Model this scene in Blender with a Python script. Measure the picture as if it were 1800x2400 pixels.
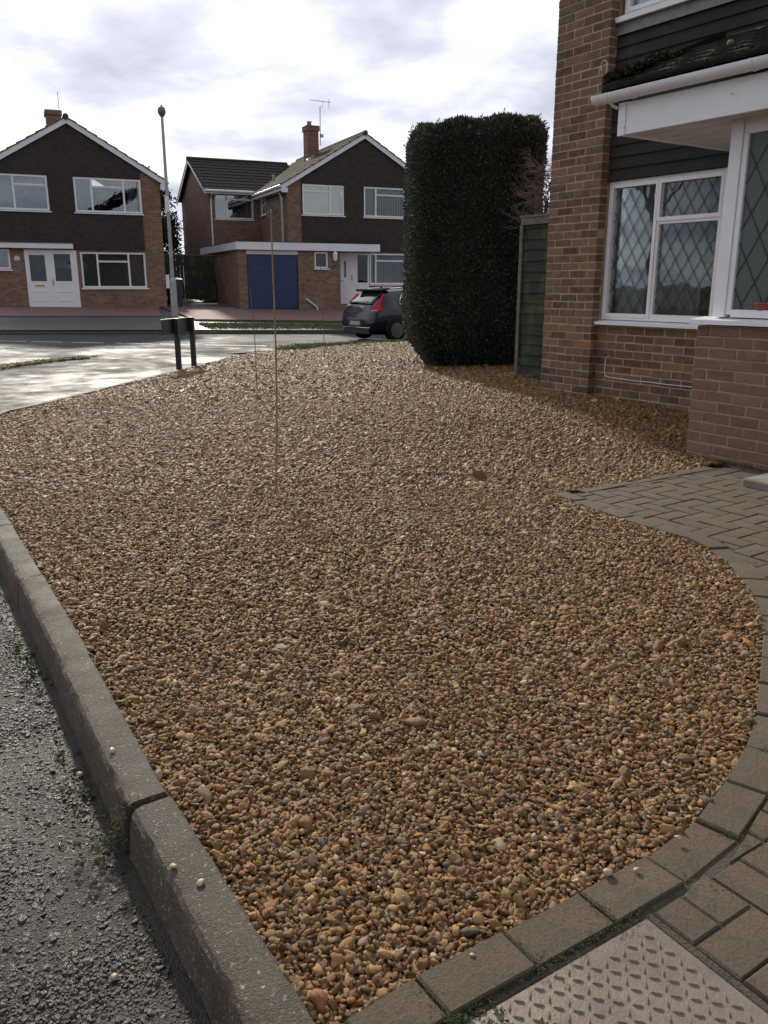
import bpy, bmesh, math, random
import numpy as np
from mathutils import Vector, Matrix
random.seed(7); rng = np.random.default_rng(7)
R = math.radians
for o in list(bpy.data.objects): bpy.data.objects.remove(o, do_unlink=True)
scene = bpy.context.scene
col = scene.collection
# ------------------------------------------------------------------ camera, sky, sun, exposure
F, PITCH, H = 1941.0, math.atan((1200-668)/1941.0), 1.22
cam = bpy.data.cameras.new('camera'); cam.sensor_fit = 'VERTICAL'; cam.sensor_height = 24
cam.lens = F/2400*24; cam.clip_start = 0.05; cam.clip_end = 3000
co = bpy.data.objects.new('camera', cam); col.objects.link(co)
co.location = (0, 0, H); co.rotation_euler = (R(90)-PITCH, 0, 0)
scene.camera = co
SUN_AZ, SUN_EL = -18.0, 27.0            # degrees: left of straight ahead, above the horizon
sdir = Vector((math.sin(R(SUN_AZ))*math.cos(R(SUN_EL)), math.cos(R(SUN_AZ))*math.cos(R(SUN_EL)), math.sin(R(SUN_EL))))
sl = bpy.data.lights.new('sun', 'SUN'); sl.energy = 3.5; sl.angle = R(3.0); sl.color = (1.0, 0.92, 0.80)
so = bpy.data.objects.new('sun', sl); col.objects.link(so)
so.rotation_euler = sdir.to_track_quat('Z', 'Y').to_euler(); so.location = (-10, 40, 30)
world = bpy.data.worlds.new('World'); scene.world = world; world.use_nodes = True
def build_world():
    nt = world.node_tree; N = nt.nodes; L = nt.links; N.clear()
    out = N.new('ShaderNodeOutputWorld')
    sky = N.new('ShaderNodeTexSky'); sky.sky_type = 'NISHITA'; sky.sun_disc = False
    sky.sun_elevation = R(SUN_EL); sky.sun_rotation = R(SUN_AZ); sky.air_density = 1.0; sky.dust_density = 2.0
    b1 = N.new('ShaderNodeBackground'); b1.inputs[1].default_value = 0.10; L.new(sky.outputs[0], b1.inputs[0])
    tc = N.new('ShaderNodeTexCoord'); sep = N.new('ShaderNodeSeparateXYZ'); L.new(tc.outputs['Generated'], sep.inputs[0])
    def math_(op, a, b=None, c=None):
        n = N.new('ShaderNodeMath'); n.operation = op
        for i, q in enumerate((a, b, c)):
            if q is None: continue
            if isinstance(q, (int, float)): n.inputs[i].default_value = q
            else: L.new(q, n.inputs[i])
        return n.outputs[0]
    zc = math_('ADD', math_('MAXIMUM', sep.outputs[2], 0.0), 0.22)
    cx = math_('DIVIDE', sep.outputs[0], zc); cy = math_('DIVIDE', sep.outputs[1], zc)
    cmb = N.new('ShaderNodeCombineXYZ'); L.new(cx, cmb.inputs[0]); L.new(cy, cmb.inputs[1]); cmb.inputs[2].default_value = 3.7
    def noise(scale, det, rough, dist, off=0.0):
        n = N.new('ShaderNodeTexNoise'); n.inputs['Scale'].default_value = scale; n.inputs['Detail'].default_value = det
        n.inputs['Roughness'].default_value = rough; n.inputs['Distortion'].default_value = dist
        mp = N.new('ShaderNodeMapping'); mp.inputs['Location'].default_value = (off, off*0.6, off*0.3); L.new(cmb.outputs[0], mp.inputs[0])
        L.new(mp.outputs[0], n.inputs[0]); return n.outputs[0]
    n1 = noise(0.95, 8, 0.50, 0.25, 1.3); n2 = noise(3.4, 6, 0.5, 0.2, 7.0)
    mixn = math_('ADD', math_('MULTIPLY', n1, 0.72), math_('MULTIPLY', n2, 0.28))
    ramp = N.new('ShaderNodeValToRGB'); cr = ramp.color_ramp
    cr.elements[0].position = 0.38; cr.elements[0].color = (0.36, 0.38, 0.46, 1)
    cr.elements[1].position = 0.62; cr.elements[1].color = (1.08, 1.08, 1.07, 1)
    e = cr.elements.new(0.47); e.color = (0.56, 0.58, 0.67, 1)
    e = cr.elements.new(0.54); e.color = (0.83, 0.85, 0.89, 1)
    L.new(mixn, ramp.inputs[0])
    # thin cloud scatters the sun forward: brighter towards the sun, smoothly all round
    vm = N.new('ShaderNodeVectorMath'); vm.operation = 'DOT_PRODUCT'; L.new(tc.outputs['Generated'], vm.inputs[0]); vm.inputs[1].default_value = sdir
    glow = math_('POWER', math_('MULTIPLY_ADD', vm.outputs['Value'], 0.5, 0.5), 4.0)
    stren = math_('MULTIPLY_ADD', glow, 0.52, 0.72)
    b2 = N.new('ShaderNodeBackground'); L.new(ramp.outputs[0], b2.inputs[0]); L.new(stren, b2.inputs[1])
    mr = N.new('ShaderNodeMapRange'); mr.inputs[1].default_value = 0.22; mr.inputs[2].default_value = 0.36; mr.inputs[3].default_value = 0.55; mr.inputs[4].default_value = 1.0
    L.new(mixn, mr.inputs[0])
    ms = N.new('ShaderNodeMixShader'); L.new(mr.outputs[0], ms.inputs[0]); L.new(b1.outputs[0], ms.inputs[1]); L.new(b2.outputs[0], ms.inputs[2])
    L.new(ms.outputs[0], out.inputs[0])
build_world()
vs = scene.view_settings; vs.view_transform = 'Standard'; vs.look = 'None'; vs.exposure = 0.32; vs.gamma = 1.0; vs.use_curve_mapping = False
# ------------------------------------------------------------------ helpers
def gnd(px, py, z=0.0):
    """pixel of the 1800x2400 photograph -> point on the horizontal plane z"""
    u = (px-900)/F; v = (1200-py)/F; c, s = math.cos(PITCH), math.sin(PITCH)
    r = Vector((u, c+v*s, -s+v*c)); k = (z-H)/r.z
    return Vector((r.x*k, r.y*k, z))
class MB:
    def __init__(s): s.v = []; s.f = []
    def quad(s, a, b, c, d): n = len(s.v); s.v += [tuple(a), tuple(b), tuple(c), tuple(d)]; s.f.append((n, n+1, n+2, n+3)); return s
    def tri(s, a, b, c): n = len(s.v); s.v += [tuple(a), tuple(b), tuple(c)]; s.f.append((n, n+1, n+2)); return s
    def hexa(s, p):      # p: 4 bottom (ccw) + 4 top
        n = len(s.v); s.v += [tuple(q) for q in p]
        s.f += [(n+3, n+2, n+1, n), (n+4, n+5, n+6, n+7)] + [(n+i, n+(i+1) % 4, n+4+(i+1) % 4, n+4+i) for i in range(4)]; return s
    def box(s, x0, x1, y0, y1, z0, z1):
        return s.hexa([(x0, y0, z0), (x1, y0, z0), (x1, y1, z0), (x0, y1, z0), (x0, y0, z1), (x1, y0, z1), (x1, y1, z1), (x0, y1, z1)])
    def slab(s, x0, x1, y0, y1, a0, a1, b0, b1):   # box whose bottom runs a0->a1 and top b0->b1 along x
        return s.hexa([(x0, y0, a0), (x1, y0, a1), (x1, y1, a1), (x0, y1, a0), (x0, y0, b0), (x1, y0, b1), (x1, y1, b1), (x0, y1, b0)])
    def loft(s, rings, caps=True, closed=True):
        n0 = len(s.v); k = len(rings[0])
        for r in rings: s.v += [tuple(p) for p in r]
        for i in range(len(rings)-1):
            for j in range(k if closed else k-1):
                a = n0+i*k+j; b = n0+i*k+(j+1) % k; s.f.append((a, b, b+k, a+k))
        if caps and closed:
            s.f.append(tuple(n0+j for j in reversed(range(k)))); s.f.append(tuple(n0+(len(rings)-1)*k+j for j in range(k)))
        return s
    def tube(s, pts, r, n=8, caps=True):
        pts = [Vector(p) for p in pts]; rr = r if isinstance(r, (list, tuple)) else [r]*len(pts)
        rings = []; up = Vector((0, 0, 1))
        for i, p in enumerate(pts):
            d = (pts[min(i+1, len(pts)-1)]-pts[max(i-1, 0)]).normalized()
            a = d.cross(up) if abs(d.dot(up)) < 0.95 else d.cross(Vector((1, 0, 0)))
            a.normalize(); b = a.cross(d)
            rings.append([p+(a*math.cos(2*math.pi*j/n)+b*math.sin(2*math.pi*j/n))*rr[i] for j in range(n)])
        return s.loft(rings, caps)
    def lathe(s, prof, n=16, c=(0, 0, 0)):
        rings = [[(c[0]+r*math.cos(2*math.pi*j/n), c[1]+r*math.sin(2*math.pi*j/n), c[2]+z) for j in range(n)] for r, z in prof]
        return s.loft(rings, True)
    def prism(s, poly, z0, z1):   # ccw polygon in xy
        n = len(s.v); k = len(poly)
        s.v += [(p[0], p[1], z0) for p in poly]+[(p[0], p[1], z1) for p in poly]
        s.f.append(tuple(n+j for j in reversed(range(k)))); s.f.append(tuple(n+k+j for j in range(k)))
        s.f += [(n+j, n+(j+1) % k, n+k+(j+1) % k, n+k+j) for j in range(k)]; return s
    def mesh(s, name, mat, smooth=False, bevel=0.0):
        me = bpy.data.meshes.new(name); me.from_pydata(s.v, [], s.f)
        if mat: me.materials.append(M[mat] if isinstance(mat, str) else mat)
        if bevel:
            bm = bmesh.new(); bm.from_mesh(me); bmesh.ops.remove_doubles(bm, verts=bm.verts, dist=1e-5)
            bmesh.ops.bevel(bm, geom=[e for e in bm.edges if e.is_manifold and e.calc_face_angle(0) > 0.5], offset=bevel, segments=1, affect='EDGES', clamp_overlap=True)
            bm.to_mesh(me); bm.free()
        if smooth:
            for p in me.polygons: p.use_smooth = True
        me.update(); return me
    def build(s, name, mat, parent=None, loc=(0, 0, 0), rz=0.0, smooth=False, bevel=0.0):
        return link(name, s.mesh(name, mat, smooth, bevel), parent, loc, rz)
def link(name, me, parent=None, loc=(0, 0, 0), rz=0.0):
    o = bpy.data.objects.new(name, me); col.objects.link(o); o.location = loc; o.rotation_euler = (0, 0, rz)
    if parent: o.parent = parent
    return o
def empty(name, loc=(0, 0, 0), rz=0.0): return link(name, None, None, loc, rz)
def tag(o, label, cat, group=None, kind=None):
    o['label'] = label; o['category'] = cat
    if group: o['group'] = group
    if kind: o['kind'] = kind
    return o
def struct(o): o['kind'] = 'structure'; return o
def autosmooth(o, ang=35):
    me = o.data
    for p in me.polygons: p.use_smooth = True
    bm = bmesh.new(); bm.from_mesh(me); bmesh.ops.remove_doubles(bm, verts=bm.verts, dist=1e-5); bmesh.ops.recalc_face_normals(bm, faces=bm.faces)
    for e in bm.edges:
        if e.is_manifold and e.calc_face_angle(0) > R(ang): e.smooth = False
    bm.to_mesh(me); bm.free(); return o
def S(t): t = min(1, max(0, t)); return t*t*(3-2*t)
# ------------------------------------------------------------------ materials
M = {}
class NT:
    def __init__(s, name):
        s.m = bpy.data.materials.new(name); s.m.use_nodes = True; s.t = s.m.node_tree; s.p = s.t.nodes['Principled BSDF']; M[name] = s.m
        s.tc = s.t.nodes.new('ShaderNodeTexCoord')
    def n(s, typ, **kw):
        q = s.t.nodes.new(typ)
        for k, v in kw.items():
            if k in q.inputs: q.inputs[k].default_value = v
            else: setattr(q, k, v)
        return q
    def l(s, a, b): s.t.links.new(a, b)
    def noise(s, scale, detail=4, rough=0.55, vec=None, dist=0.0):
        q = s.n('ShaderNodeTexNoise'); q.inputs['Scale'].default_value = scale; q.inputs['Detail'].default_value = detail; q.inputs['Roughness'].default_value = rough; q.inputs['Distortion'].default_value = dist
        s.l(vec or s.tc.outputs['Object'], q.inputs['Vector']); return q.outputs[0]
    def vor(s, scale, feat='F1', vec=None, out='Distance'):
        q = s.n('ShaderNodeTexVoronoi'); q.feature = feat; q.inputs['Scale'].default_value = scale; s.l(vec or s.tc.outputs['Object'], q.inputs['Vector']); return q.outputs[out]
    def ramp(s, fac, stops):
        q = s.n('ShaderNodeValToRGB'); cr = q.color_ramp
        while len(cr.elements) < len(stops): cr.elements.new(0.5)
        for e, (p, c) in zip(cr.elements, stops): e.position = p; e.color = (*c, 1) if len(c) == 3 else c
        s.l(fac, q.inputs[0]); return q.outputs[0]
    def mix(s, fac, a, b, mode='MIX'):
        q = s.n('ShaderNodeMix'); q.data_type = 'RGBA'; q.blend_type = mode
        for sock, v in ((q.inputs[0], fac), (q.inputs[6], a), (q.inputs[7], b)):
            if isinstance(v, (int, float)): sock.default_value = v
            elif isinstance(v, (tuple, list)): sock.default_value = (*v, 1)
            else: s.l(v, sock)
        return q.outputs[2]
    def math(s, op, a, b=0.0, c=0.0):
        q = s.n('ShaderNodeMath'); q.operation = op
        for i, v in enumerate((a, b, c)):
            if isinstance(v, (int, float)): q.inputs[i].default_value = v
            else: s.l(v, q.inputs[i])
        return q.outputs[0]
    def maprange(s, v, a, b, c, d):
        q = s.n('ShaderNodeMapRange'); s.l(v, q.inputs[0])
        for i, x in enumerate((a, b, c, d)): q.inputs[i+1].default_value = x
        return q.outputs[0]
    def bump(s, h, dist, strength=1.0, prev=None):
        q = s.n('ShaderNodeBump'); q.inputs['Strength'].default_value = strength; q.inputs['Distance'].default_value = dist; s.l(h, q.inputs['Height'])
        if prev: s.l(prev, q.inputs['Normal'])
        return q.outputs[0]
    def out(s, col=None, rough=None, normal=None, spec=None, metal=None):
        p = s.p.inputs
        for k, v in (('Base Color', col), ('Roughness', rough), ('Normal', normal), ('Specular IOR Level', spec), ('Metallic', metal)):
            if v is None: continue
            if isinstance(v, (int, float)): p[k].default_value = v
            elif isinstance(v, (tuple, list)): p[k].default_value = (*v, 1)
            else: s.l(v, p[k])
        return s
def simple(name, c, rough=0.6, var=0.15, scale=6.0, metal=0.0, bump=0.0, bscale=60.0, spec=0.5):
    t = NT(name); n = t.noise(scale, 6, 0.6)
    lo = tuple(x*(1-var) for x in c); hi = tuple(min(1, x*(1+var)) for x in c)
    t.out(t.ramp(n, [(0.3, lo), (0.7, hi)]), t.maprange(n, 0.3, 0.7, max(0.02, rough-0.06), min(1, rough+0.06)), t.bump(t.noise(bscale, 4), bump) if bump else None, spec, metal)
    return t
def brick_mat(name, cols, mortar, rough=0.85):
    """one brick: each object takes its own shade, blotched and sanded"""
    t = NT(name); oi = t.n('ShaderNodeObjectInfo'); rnd = oi.outputs['Random']
    k = len(cols); base = t.ramp(rnd, [(i/(k-1), c) for i, c in enumerate(cols)])
    off = t.n('ShaderNodeCombineXYZ'); t.l(t.math('MULTIPLY', rnd, 57.0), off.inputs[0]); t.l(t.math('MULTIPLY', rnd, 23.0), off.inputs[1])
    va = t.n('ShaderNodeVectorMath', operation='ADD'); t.l(t.tc.outputs['Object'], va.inputs[0]); t.l(off.outputs[0], va.inputs[1]); vec = va.outputs[0]
    n1 = t.noise(14, 5, 0.6, vec); n2 = t.noise(140, 4, 0.7, vec)
    c = t.mix(t.maprange(n1, 0.42, 0.72, 0, 0.55), base, tuple(x*0.8+0.04 for x in mortar))
    c = t.mix(t.maprange(n2, 0.35, 0.7, 0.0, 0.4), c, (0.05, 0.03, 0.025))
    t.out(c, rough, t.bump(n2, 0.003, 0.8), 0.3); return t
def wallbrick_mat(name, c1, c2, mortar, rough=0.85):
    """brickwork too far away to build brick by brick"""
    t = NT(name); sp = t.n('ShaderNodeSeparateXYZ'); t.l(t.tc.outputs['Object'], sp.inputs[0])
    cb = t.n('ShaderNodeCombineXYZ'); t.l(t.math('ADD', sp.outputs[0], sp.outputs[1]), cb.inputs[0]); t.l(sp.outputs[2], cb.inputs[1])
    b = t.n('ShaderNodeTexBrick'); b.offset = 0.5; t.l(cb.outputs[0], b.inputs['Vector'])
    for k, v in (('Color1', (*c1, 1)), ('Color2', (*c2, 1)), ('Mortar', (*mortar, 1)), ('Scale', 1.0), ('Mortar Size', 0.006), ('Mortar Smooth', 0.3), ('Bias', -0.1), ('Brick Width', 0.225), ('Row Height', 0.075)): b.inputs[k].default_value = v
    n = t.noise(1.2, 6, 0.65); n2 = t.noise(9, 5, 0.6)
    c = t.mix(t.maprange(n, 0.4, 0.7, 0.0, 0.45), b.outputs[0], (0.10, 0.06, 0.045))
    c = t.mix(t.maprange(n2, 0.5, 0.75, 0.0, 0.4), c, tuple(x*1.15 for x in mortar))
    t.out(c, rough, t.bump(b.outputs[1], 0.004, -0.6), 0.3); return t
def build_materials():
    # pebbles: colour travels with each instance
    t = NT('pebble'); a = t.n('ShaderNodeAttribute'); a.attribute_type = 'INSTANCER'; a.attribute_name = 'tint'
    n = t.noise(1.6, 5, 0.6); n2 = t.noise(7, 3, 0.6)
    c = t.mix(t.maprange(n, 0.35, 0.7, 0.0, 0.5), a.outputs['Color'], t.mix(0.5, a.outputs['Color'], (0.30, 0.20, 0.11)))
    c = t.mix(t.maprange(n2, 0.55, 0.8, 0.0, 0.5), c, (0.12, 0.08, 0.05))
    t.out(c, t.maprange(n, 0.3, 0.7, 0.38, 0.66), t.bump(n2, 0.05, 0.4), 0.24)
    t = NT('chipping'); a = t.n('ShaderNodeAttribute'); a.attribute_type = 'INSTANCER'; a.attribute_name = 'tint'; t.out(a.outputs['Color'], t.maprange(t.noise(1.3, 3), 0.3, 0.7, 0.30, 0.55), t.bump(t.noise(2.6, 3), 0.2, 0.3), 0.5)
    t = NT('loose_pebble'); oi = t.n('ShaderNodeObjectInfo')
    t.out(t.ramp(oi.outputs['Random'], [(0, (0.38, 0.34, 0.29)), (0.5, (0.32, 0.24, 0.15)), (1, (0.24, 0.215, 0.19))]), 0.5)
    t = NT('gravel_bed'); n = t.vor(70, 'F1', None, 'Color'); n2 = t.noise(3, 4)
    g = t.n('ShaderNodeSeparateColor'); t.l(n, g.inputs[0]); t.out(t.ramp(g.outputs[0], [(0.1, (0.035, 0.022, 0.013)), (0.9, (0.16, 0.10, 0.055))]), 0.8, t.bump(t.vor(60), 0.01))
    # tarmac, damp
    def tarmac(name, lo, hi, r0, r1, gs, bd, moss=0.0, spec=0.5):
        t = NT(name); big = t.noise(0.45, 5, 0.6, dist=0.4); mid = t.noise(2.4, 6, 0.65); fine = t.vor(gs); fcol = t.vor(gs, 'F1', None, 'Color'); f2 = t.noise(gs*0.45, 4, 0.7)
        g = t.n('ShaderNodeSeparateColor'); t.l(fcol, g.inputs[0])
        c = t.ramp(t.math('ADD', t.math('MULTIPLY', mid, 0.7), t.math('MULTIPLY', g.outputs[0], 0.3)), [(0.3, lo), (0.7, hi)])
        if moss: c = t.mix(t.maprange(t.noise(1.3, 7, 0.7), 0.56, 0.7, 0.0, moss), c, (0.05, 0.055, 0.018))
        r = t.maprange(t.math('ADD', t.math('MULTIPLY', big, 0.6), t.math('MULTIPLY', mid, 0.4)), 0.41, 0.59, r0, r1)
        h = t.math('ADD', t.math('MULTIPLY', fine, -0.7), t.math('MULTIPLY', f2, 0.9))
        t.out(c, r, t.bump(h, bd, 1.0), spec)
    tarmac('tarmac_footway', (0.022, 0.019, 0.017), (0.056, 0.049, 0.042), 0.44, 0.86, 230, 0.0026, 0.35, 0.15)
    tarmac('tarmac_road', (0.030, 0.030, 0.032), (0.060, 0.060, 0.063), 0.54, 0.86, 110, 0.004, 0.0, 0.12)
    tarmac('tarmac_far', (0.045, 0.045, 0.047), (0.085, 0.084, 0.084), 0.50, 0.75, 60, 0.004)
    t = NT('earth'); t.out(t.ramp(t.noise(0.8, 6), [(0.3, (0.05, 0.055, 0.025)), (0.7, (0.09, 0.08, 0.05))]), 0.95)
    t = NT('road_paint'); t.out(t.mix(t.maprange(t.noise(9, 6, 0.7), 0.45, 0.65, 0, 0.8), (0.72, 0.72, 0.70), (0.12, 0.12, 0.12)), 0.55)
    # concrete kerb
    t = NT('kerb_concrete'); n = t.noise(5, 7, 0.65); f = t.vor(85); oi = t.n('ShaderNodeObjectInfo')
    c = t.ramp(n, [(0.3, (0.066, 0.046, 0.028)), (0.55, (0.124, 0.095, 0.062)), (0.75, (0.18, 0.148, 0.106))])
    c = t.mix(t.maprange(t.vor(38), 0.0, 0.16, 0.7, 0.0), c, (0.38, 0.37, 0.35))
    c = t.mix(t.maprange(t.noise(2.2, 6, 0.7), 0.55, 0.72, 0.0, 0.6), c, (0.06, 0.055, 0.030))
    c = t.mix(t.math('MULTIPLY', oi.outputs['Random'], 0.3), c, (0.10, 0.085, 0.07))
    gr = t.noise(130, 5, 0.75); c = t.mix(t.maprange(gr, 0.38, 0.62, 0.0, 0.75), c, (0.045, 0.037, 0.030)); c = t.mix(t.maprange(t.noise(95, 2, 0.5), 0.62, 0.72, 0.0, 0.7), c, (0.36, 0.33, 0.29)); c = t.mix(t.maprange(t.noise(11, 6, 0.7, dist=0.5), 0.50, 0.60, 0.0, 0.55), c, (0.055, 0.045, 0.034)); h = t.math('ADD', t.math('MULTIPLY', t.vor(260), -0.5), gr); t.out(c, t.maprange(n, 0.3, 0.7, 0.6, 0.85), t.bump(h, 0.0035), 0.3)
    # block pavers
    t = NT('paver'); oi = t.n('ShaderNodeObjectInfo'); n = t.noise(6, 7, 0.65); n2 = t.noise(55, 5, 0.7)
    c = t.ramp(oi.outputs['Random'], [(0, (0.118, 0.080, 0.048)), (0.5, (0.150, 0.109, 0.070)), (1, (0.138, 0.088, 0.055))])
    c = t.mix(t.maprange(n, 0.42, 0.62, 0.0, 0.75), c, (0.085, 0.068, 0.044))
    c = t.mix(t.maprange(t.vor(45), 0.0, 0.13, 0.45, 0.0), c, (0.30, 0.27, 0.23)); c = t.mix(t.maprange(n2, 0.5, 0.75, 0.0, 0.5), c, (0.05, 0.042, 0.03))
    gr = t.noise(150, 5, 0.75); c = t.mix(t.maprange(gr, 0.40, 0.65, 0.0, 0.6), c, (0.045, 0.037, 0.028)); c = t.mix(t.maprange(t.noise(1.6, 6, 0.7), 0.48, 0.68, 0.0, 0.6), c, (0.095, 0.084, 0.050)); t.out(c, 0.78, t.bump(t.math('ADD', t.math('MULTIPLY', n2, 0.8), gr), 0.005), 0.35)
    simple('joint_sand', (0.055, 0.045, 0.032), 0.95, 0.4, 30, bump=0.006, bscale=120)
    # chequer plate
    t = NT('chequer_steel'); n = t.noise(3.0, 6, 0.65); n2 = t.noise(22, 5, 0.65)
    c = t.ramp(n, [(0.3, (0.120, 0.090, 0.066)), (0.5, (0.200, 0.165, 0.130)), (0.7, (0.205, 0.185, 0.158))])
    c = t.mix(t.maprange(n2, 0.5, 0.75, 0.0, 0.55), c, (0.10, 0.068, 0.048)); c = t.mix(t.maprange(t.noise(9, 5, 0.6, dist=0.6), 0.60, 0.68, 0.0, 0.8), c, (0.085, 0.07, 0.058))
    t.out(c, t.maprange(n2, 0.35, 0.7, 0.36, 0.6), t.bump(t.noise(160, 4, 0.7), 0.0012), 0.5, 0.3)
    # moss and grass
    t = NT('moss'); oi = t.n('ShaderNodeObjectInfo'); t.out(t.ramp(t.noise(9, 6, 0.7), [(0.3, (0.020, 0.020, 0.012)), (0.55, (0.040, 0.048, 0.014)), (0.75, (0.09, 0.085, 0.035))]), 0.95)
    t = NT('grass'); t.out(t.ramp(t.noise(1.7, 5, 0.7), [(0.3, (0.085, 0.120, 0.032)), (0.55, (0.125, 0.155, 0.045)), (0.75, (0.20, 0.19, 0.075))]), 0.7); t.p.inputs['Subsurface Weight'].default_value = 0.0
    t = NT('moss_yellow'); t.out(t.ramp(t.noise(2.5, 5, 0.7), [(0.3, (0.16, 0.15, 0.03)), (0.7, (0.26, 0.22, 0.06))]), 0.9)
    # bricks
    brick_mat('brick_brown', [(0.088, 0.050, 0.040), (0.195, 0.112, 0.068), (0.118, 0.064, 0.046), (0.245, 0.150, 0.088), (0.105, 0.058, 0.045), (0.205, 0.130, 0.078), (0.155, 0.088, 0.056), (0.225, 0.125, 0.072), (0.30, 0.140, 0.075)], (0.30, 0.22, 0.155))
    brick_mat('brick_red', [(0.19, 0.108, 0.070), (0.25, 0.155, 0.098), (0.16, 0.095, 0.064), (0.22, 0.125, 0.080), (0.20, 0.100, 0.070), (0.23, 0.16, 0.105)], (0.26, 0.185, 0.13))
    simple('mortar_tan', (0.38, 0.28, 0.195), 0.95, 0.22, 9, bump=0.004, bscale=90)
    simple('mortar_red', (0.30, 0.21, 0.16), 0.95, 0.2, 9, bump=0.004, bscale=90)
    wallbrick_mat('wallbrick_house', (0.055, 0.032, 0.028), (0.15, 0.085, 0.058), (0.235, 0.175, 0.13))
    wallbrick_mat('wallbrick_far', (0.15, 0.085, 0.060), (0.27, 0.165, 0.115), (0.30, 0.225, 0.17))
    wallbrick_mat('wallbrick_wine', (0.15, 0.070, 0.062), (0.23, 0.115, 0.098), (0.25, 0.175, 0.15))
    # cladding, roofs, plastic
    t = NT('cladding_board'); oi = t.n('ShaderNodeObjectInfo'); n = t.noise(3.5, 6, 0.65)
    sp = t.n('ShaderNodeMapping'); sp.inputs['Scale'].default_value = (2, 2, 60); t.l(t.tc.outputs['Object'], sp.inputs[0]); g = t.noise(1.5, 6, 0.7, sp.outputs[0])
    c = t.ramp(g, [(0.3, (0.022, 0.018, 0.016)), (0.7, (0.036, 0.030, 0.026))]); c = t.mix(t.maprange(n, 0.55, 0.75, 0.0, 0.5), c, (0.10, 0.095, 0.09)); c = t.mix(t.math('MULTIPLY', oi.outputs['Random'], 0.3), c, (0.038, 0.031, 0.027))
    t.out(c, 0.8, t.bump(g, 0.002), 0.22)
    t = NT('tile_hanging'); sp = t.n('ShaderNodeSeparateXYZ'); t.l(t.tc.outputs['Object'], sp.inputs[0]); cb = t.n('ShaderNodeCombineXYZ'); t.l(t.math('ADD', sp.outputs[0], sp.outputs[1]), cb.inputs[0]); t.l(sp.outputs[2], cb.inputs[1])
    b = t.n('ShaderNodeTexBrick'); b.offset = 0.5; t.l(cb.outputs[0], b.inputs['Vector'])
    for k, v in (('Color1', (0.034, 0.025, 0.023, 1)), ('Color2', (0.052, 0.037, 0.033, 1)), ('Mortar', (0.016, 0.012, 0.011, 1)), ('Scale', 1.0), ('Mortar Size', 0.005), ('Mortar Smooth', 0.2), ('Brick Width', 0.165), ('Row Height', 0.11)): b.inputs[k].default_value = v
    n = t.noise(1.5, 6, 0.7); c = t.mix(t.maprange(n, 0.6, 0.8, 0.0, 0.35), b.outputs[0], (0.09, 0.08, 0.075)); c = t.mix(t.maprange(t.vor(2.1), 0.0, 0.07, 0.5, 0.0), c, (0.14, 0.13, 0.11))
    t.out(c, 0.75, t.bump(b.outputs[1], 0.006, -0.8), 0.35)
    def roof(name, base, mossy, amount):
        t = NT(name); n = t.noise(2.0, 7, 0.7); n2 = t.noise(14, 6, 0.7); oi = t.n('ShaderNodeObjectInfo')
        c = t.ramp(n2, [(0.3, tuple(x*0.6 for x in base)), (0.7, tuple(x*1.3 for x in base))]); c = t.mix(t.maprange(n, 0.62-amount*0.25, 0.72, 0.0, 0.85), c, mossy); c = t.mix(t.math('MULTIPLY', oi.outputs['Random'], 0.3), c, tuple(x*0.6 for x in base))
        t.out(c, 0.9, t.bump(n2, 0.012), 0.15)
    roof('roof_dark', (0.052, 0.044, 0.040), (0.08, 0.075, 0.045), 0.1); roof('roof_mossy', (0.075, 0.062, 0.046), (0.13, 0.125, 0.045), 0.75); roof('porch_tile', (0.022, 0.019, 0.016), (0.036, 0.034, 0.018), 0.45)
    simple('upvc_white', (0.78, 0.78, 0.80), 0.32, 0.03, 3); simple('upvc_cream', (0.66, 0.62, 0.58), 0.42, 0.06, 3); simple('white_paint', (0.76, 0.76, 0.80), 0.45, 0.05, 2.5)
    t = NT('upvc_house'); n = t.noise(2.0, 6, 0.65); n2 = t.noise(30, 4); c = t.mix(t.maprange(n, 0.45, 0.75, 0.0, 0.4), (0.80, 0.80, 0.83), (0.62, 0.59, 0.57)); c = t.mix(t.maprange(n2, 0.6, 0.8, 0, 0.25), c, (0.35, 0.31, 0.27)); t.out(c, 0.35, None, 0.5)
    simple('lead_grey', (0.16, 0.155, 0.15), 0.6, 0.3, 12, metal=0.3, bump=0.003, bscale=40); simple('lead_came', (0.045, 0.050, 0.048), 0.45, 0.2, 30, metal=0.4); simple('metal_grey', (0.42, 0.43, 0.42), 0.45, 0.15, 5, metal=0.6)
    simple('brass', (0.55, 0.38, 0.12), 0.35, 0.15, 9, metal=0.9); simple('galvanised', (0.34, 0.35, 0.34), 0.5, 0.18, 4, metal=0.4); simple('dark_plastic', (0.028, 0.032, 0.035), 0.45, 0.25, 5); simple('black_paint', (0.018, 0.017, 0.018), 0.45, 0.3, 8)
    simple('blue_paint', (0.015, 0.030, 0.100), 0.40, 0.12, 2.5); simple('blind_white', (0.46, 0.47, 0.49), 0.7, 0.05, 3); simple('blind_dark', (0.34, 0.31, 0.28), 0.6, 0.1, 3); simple('curtain', (0.26, 0.26, 0.26), 0.9, 0.12, 6); simple('net', (0.20, 0.235, 0.275), 0.9, 0.08, 4); simple('room_dark', (0.035, 0.033, 0.032), 0.95, 0.3, 2); simple('clay', (0.42, 0.30, 0.22), 0.8, 0.2, 8)
    simple('red_plastic', (0.28, 0.06, 0.04), 0.5, 0.1, 5); simple('terracotta_red', (0.20, 0.045, 0.035), 0.8, 0.2, 5); simple('concrete_pale', (0.20, 0.175, 0.145), 0.85, 0.25, 8, bump=0.004, bscale=60)
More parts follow.
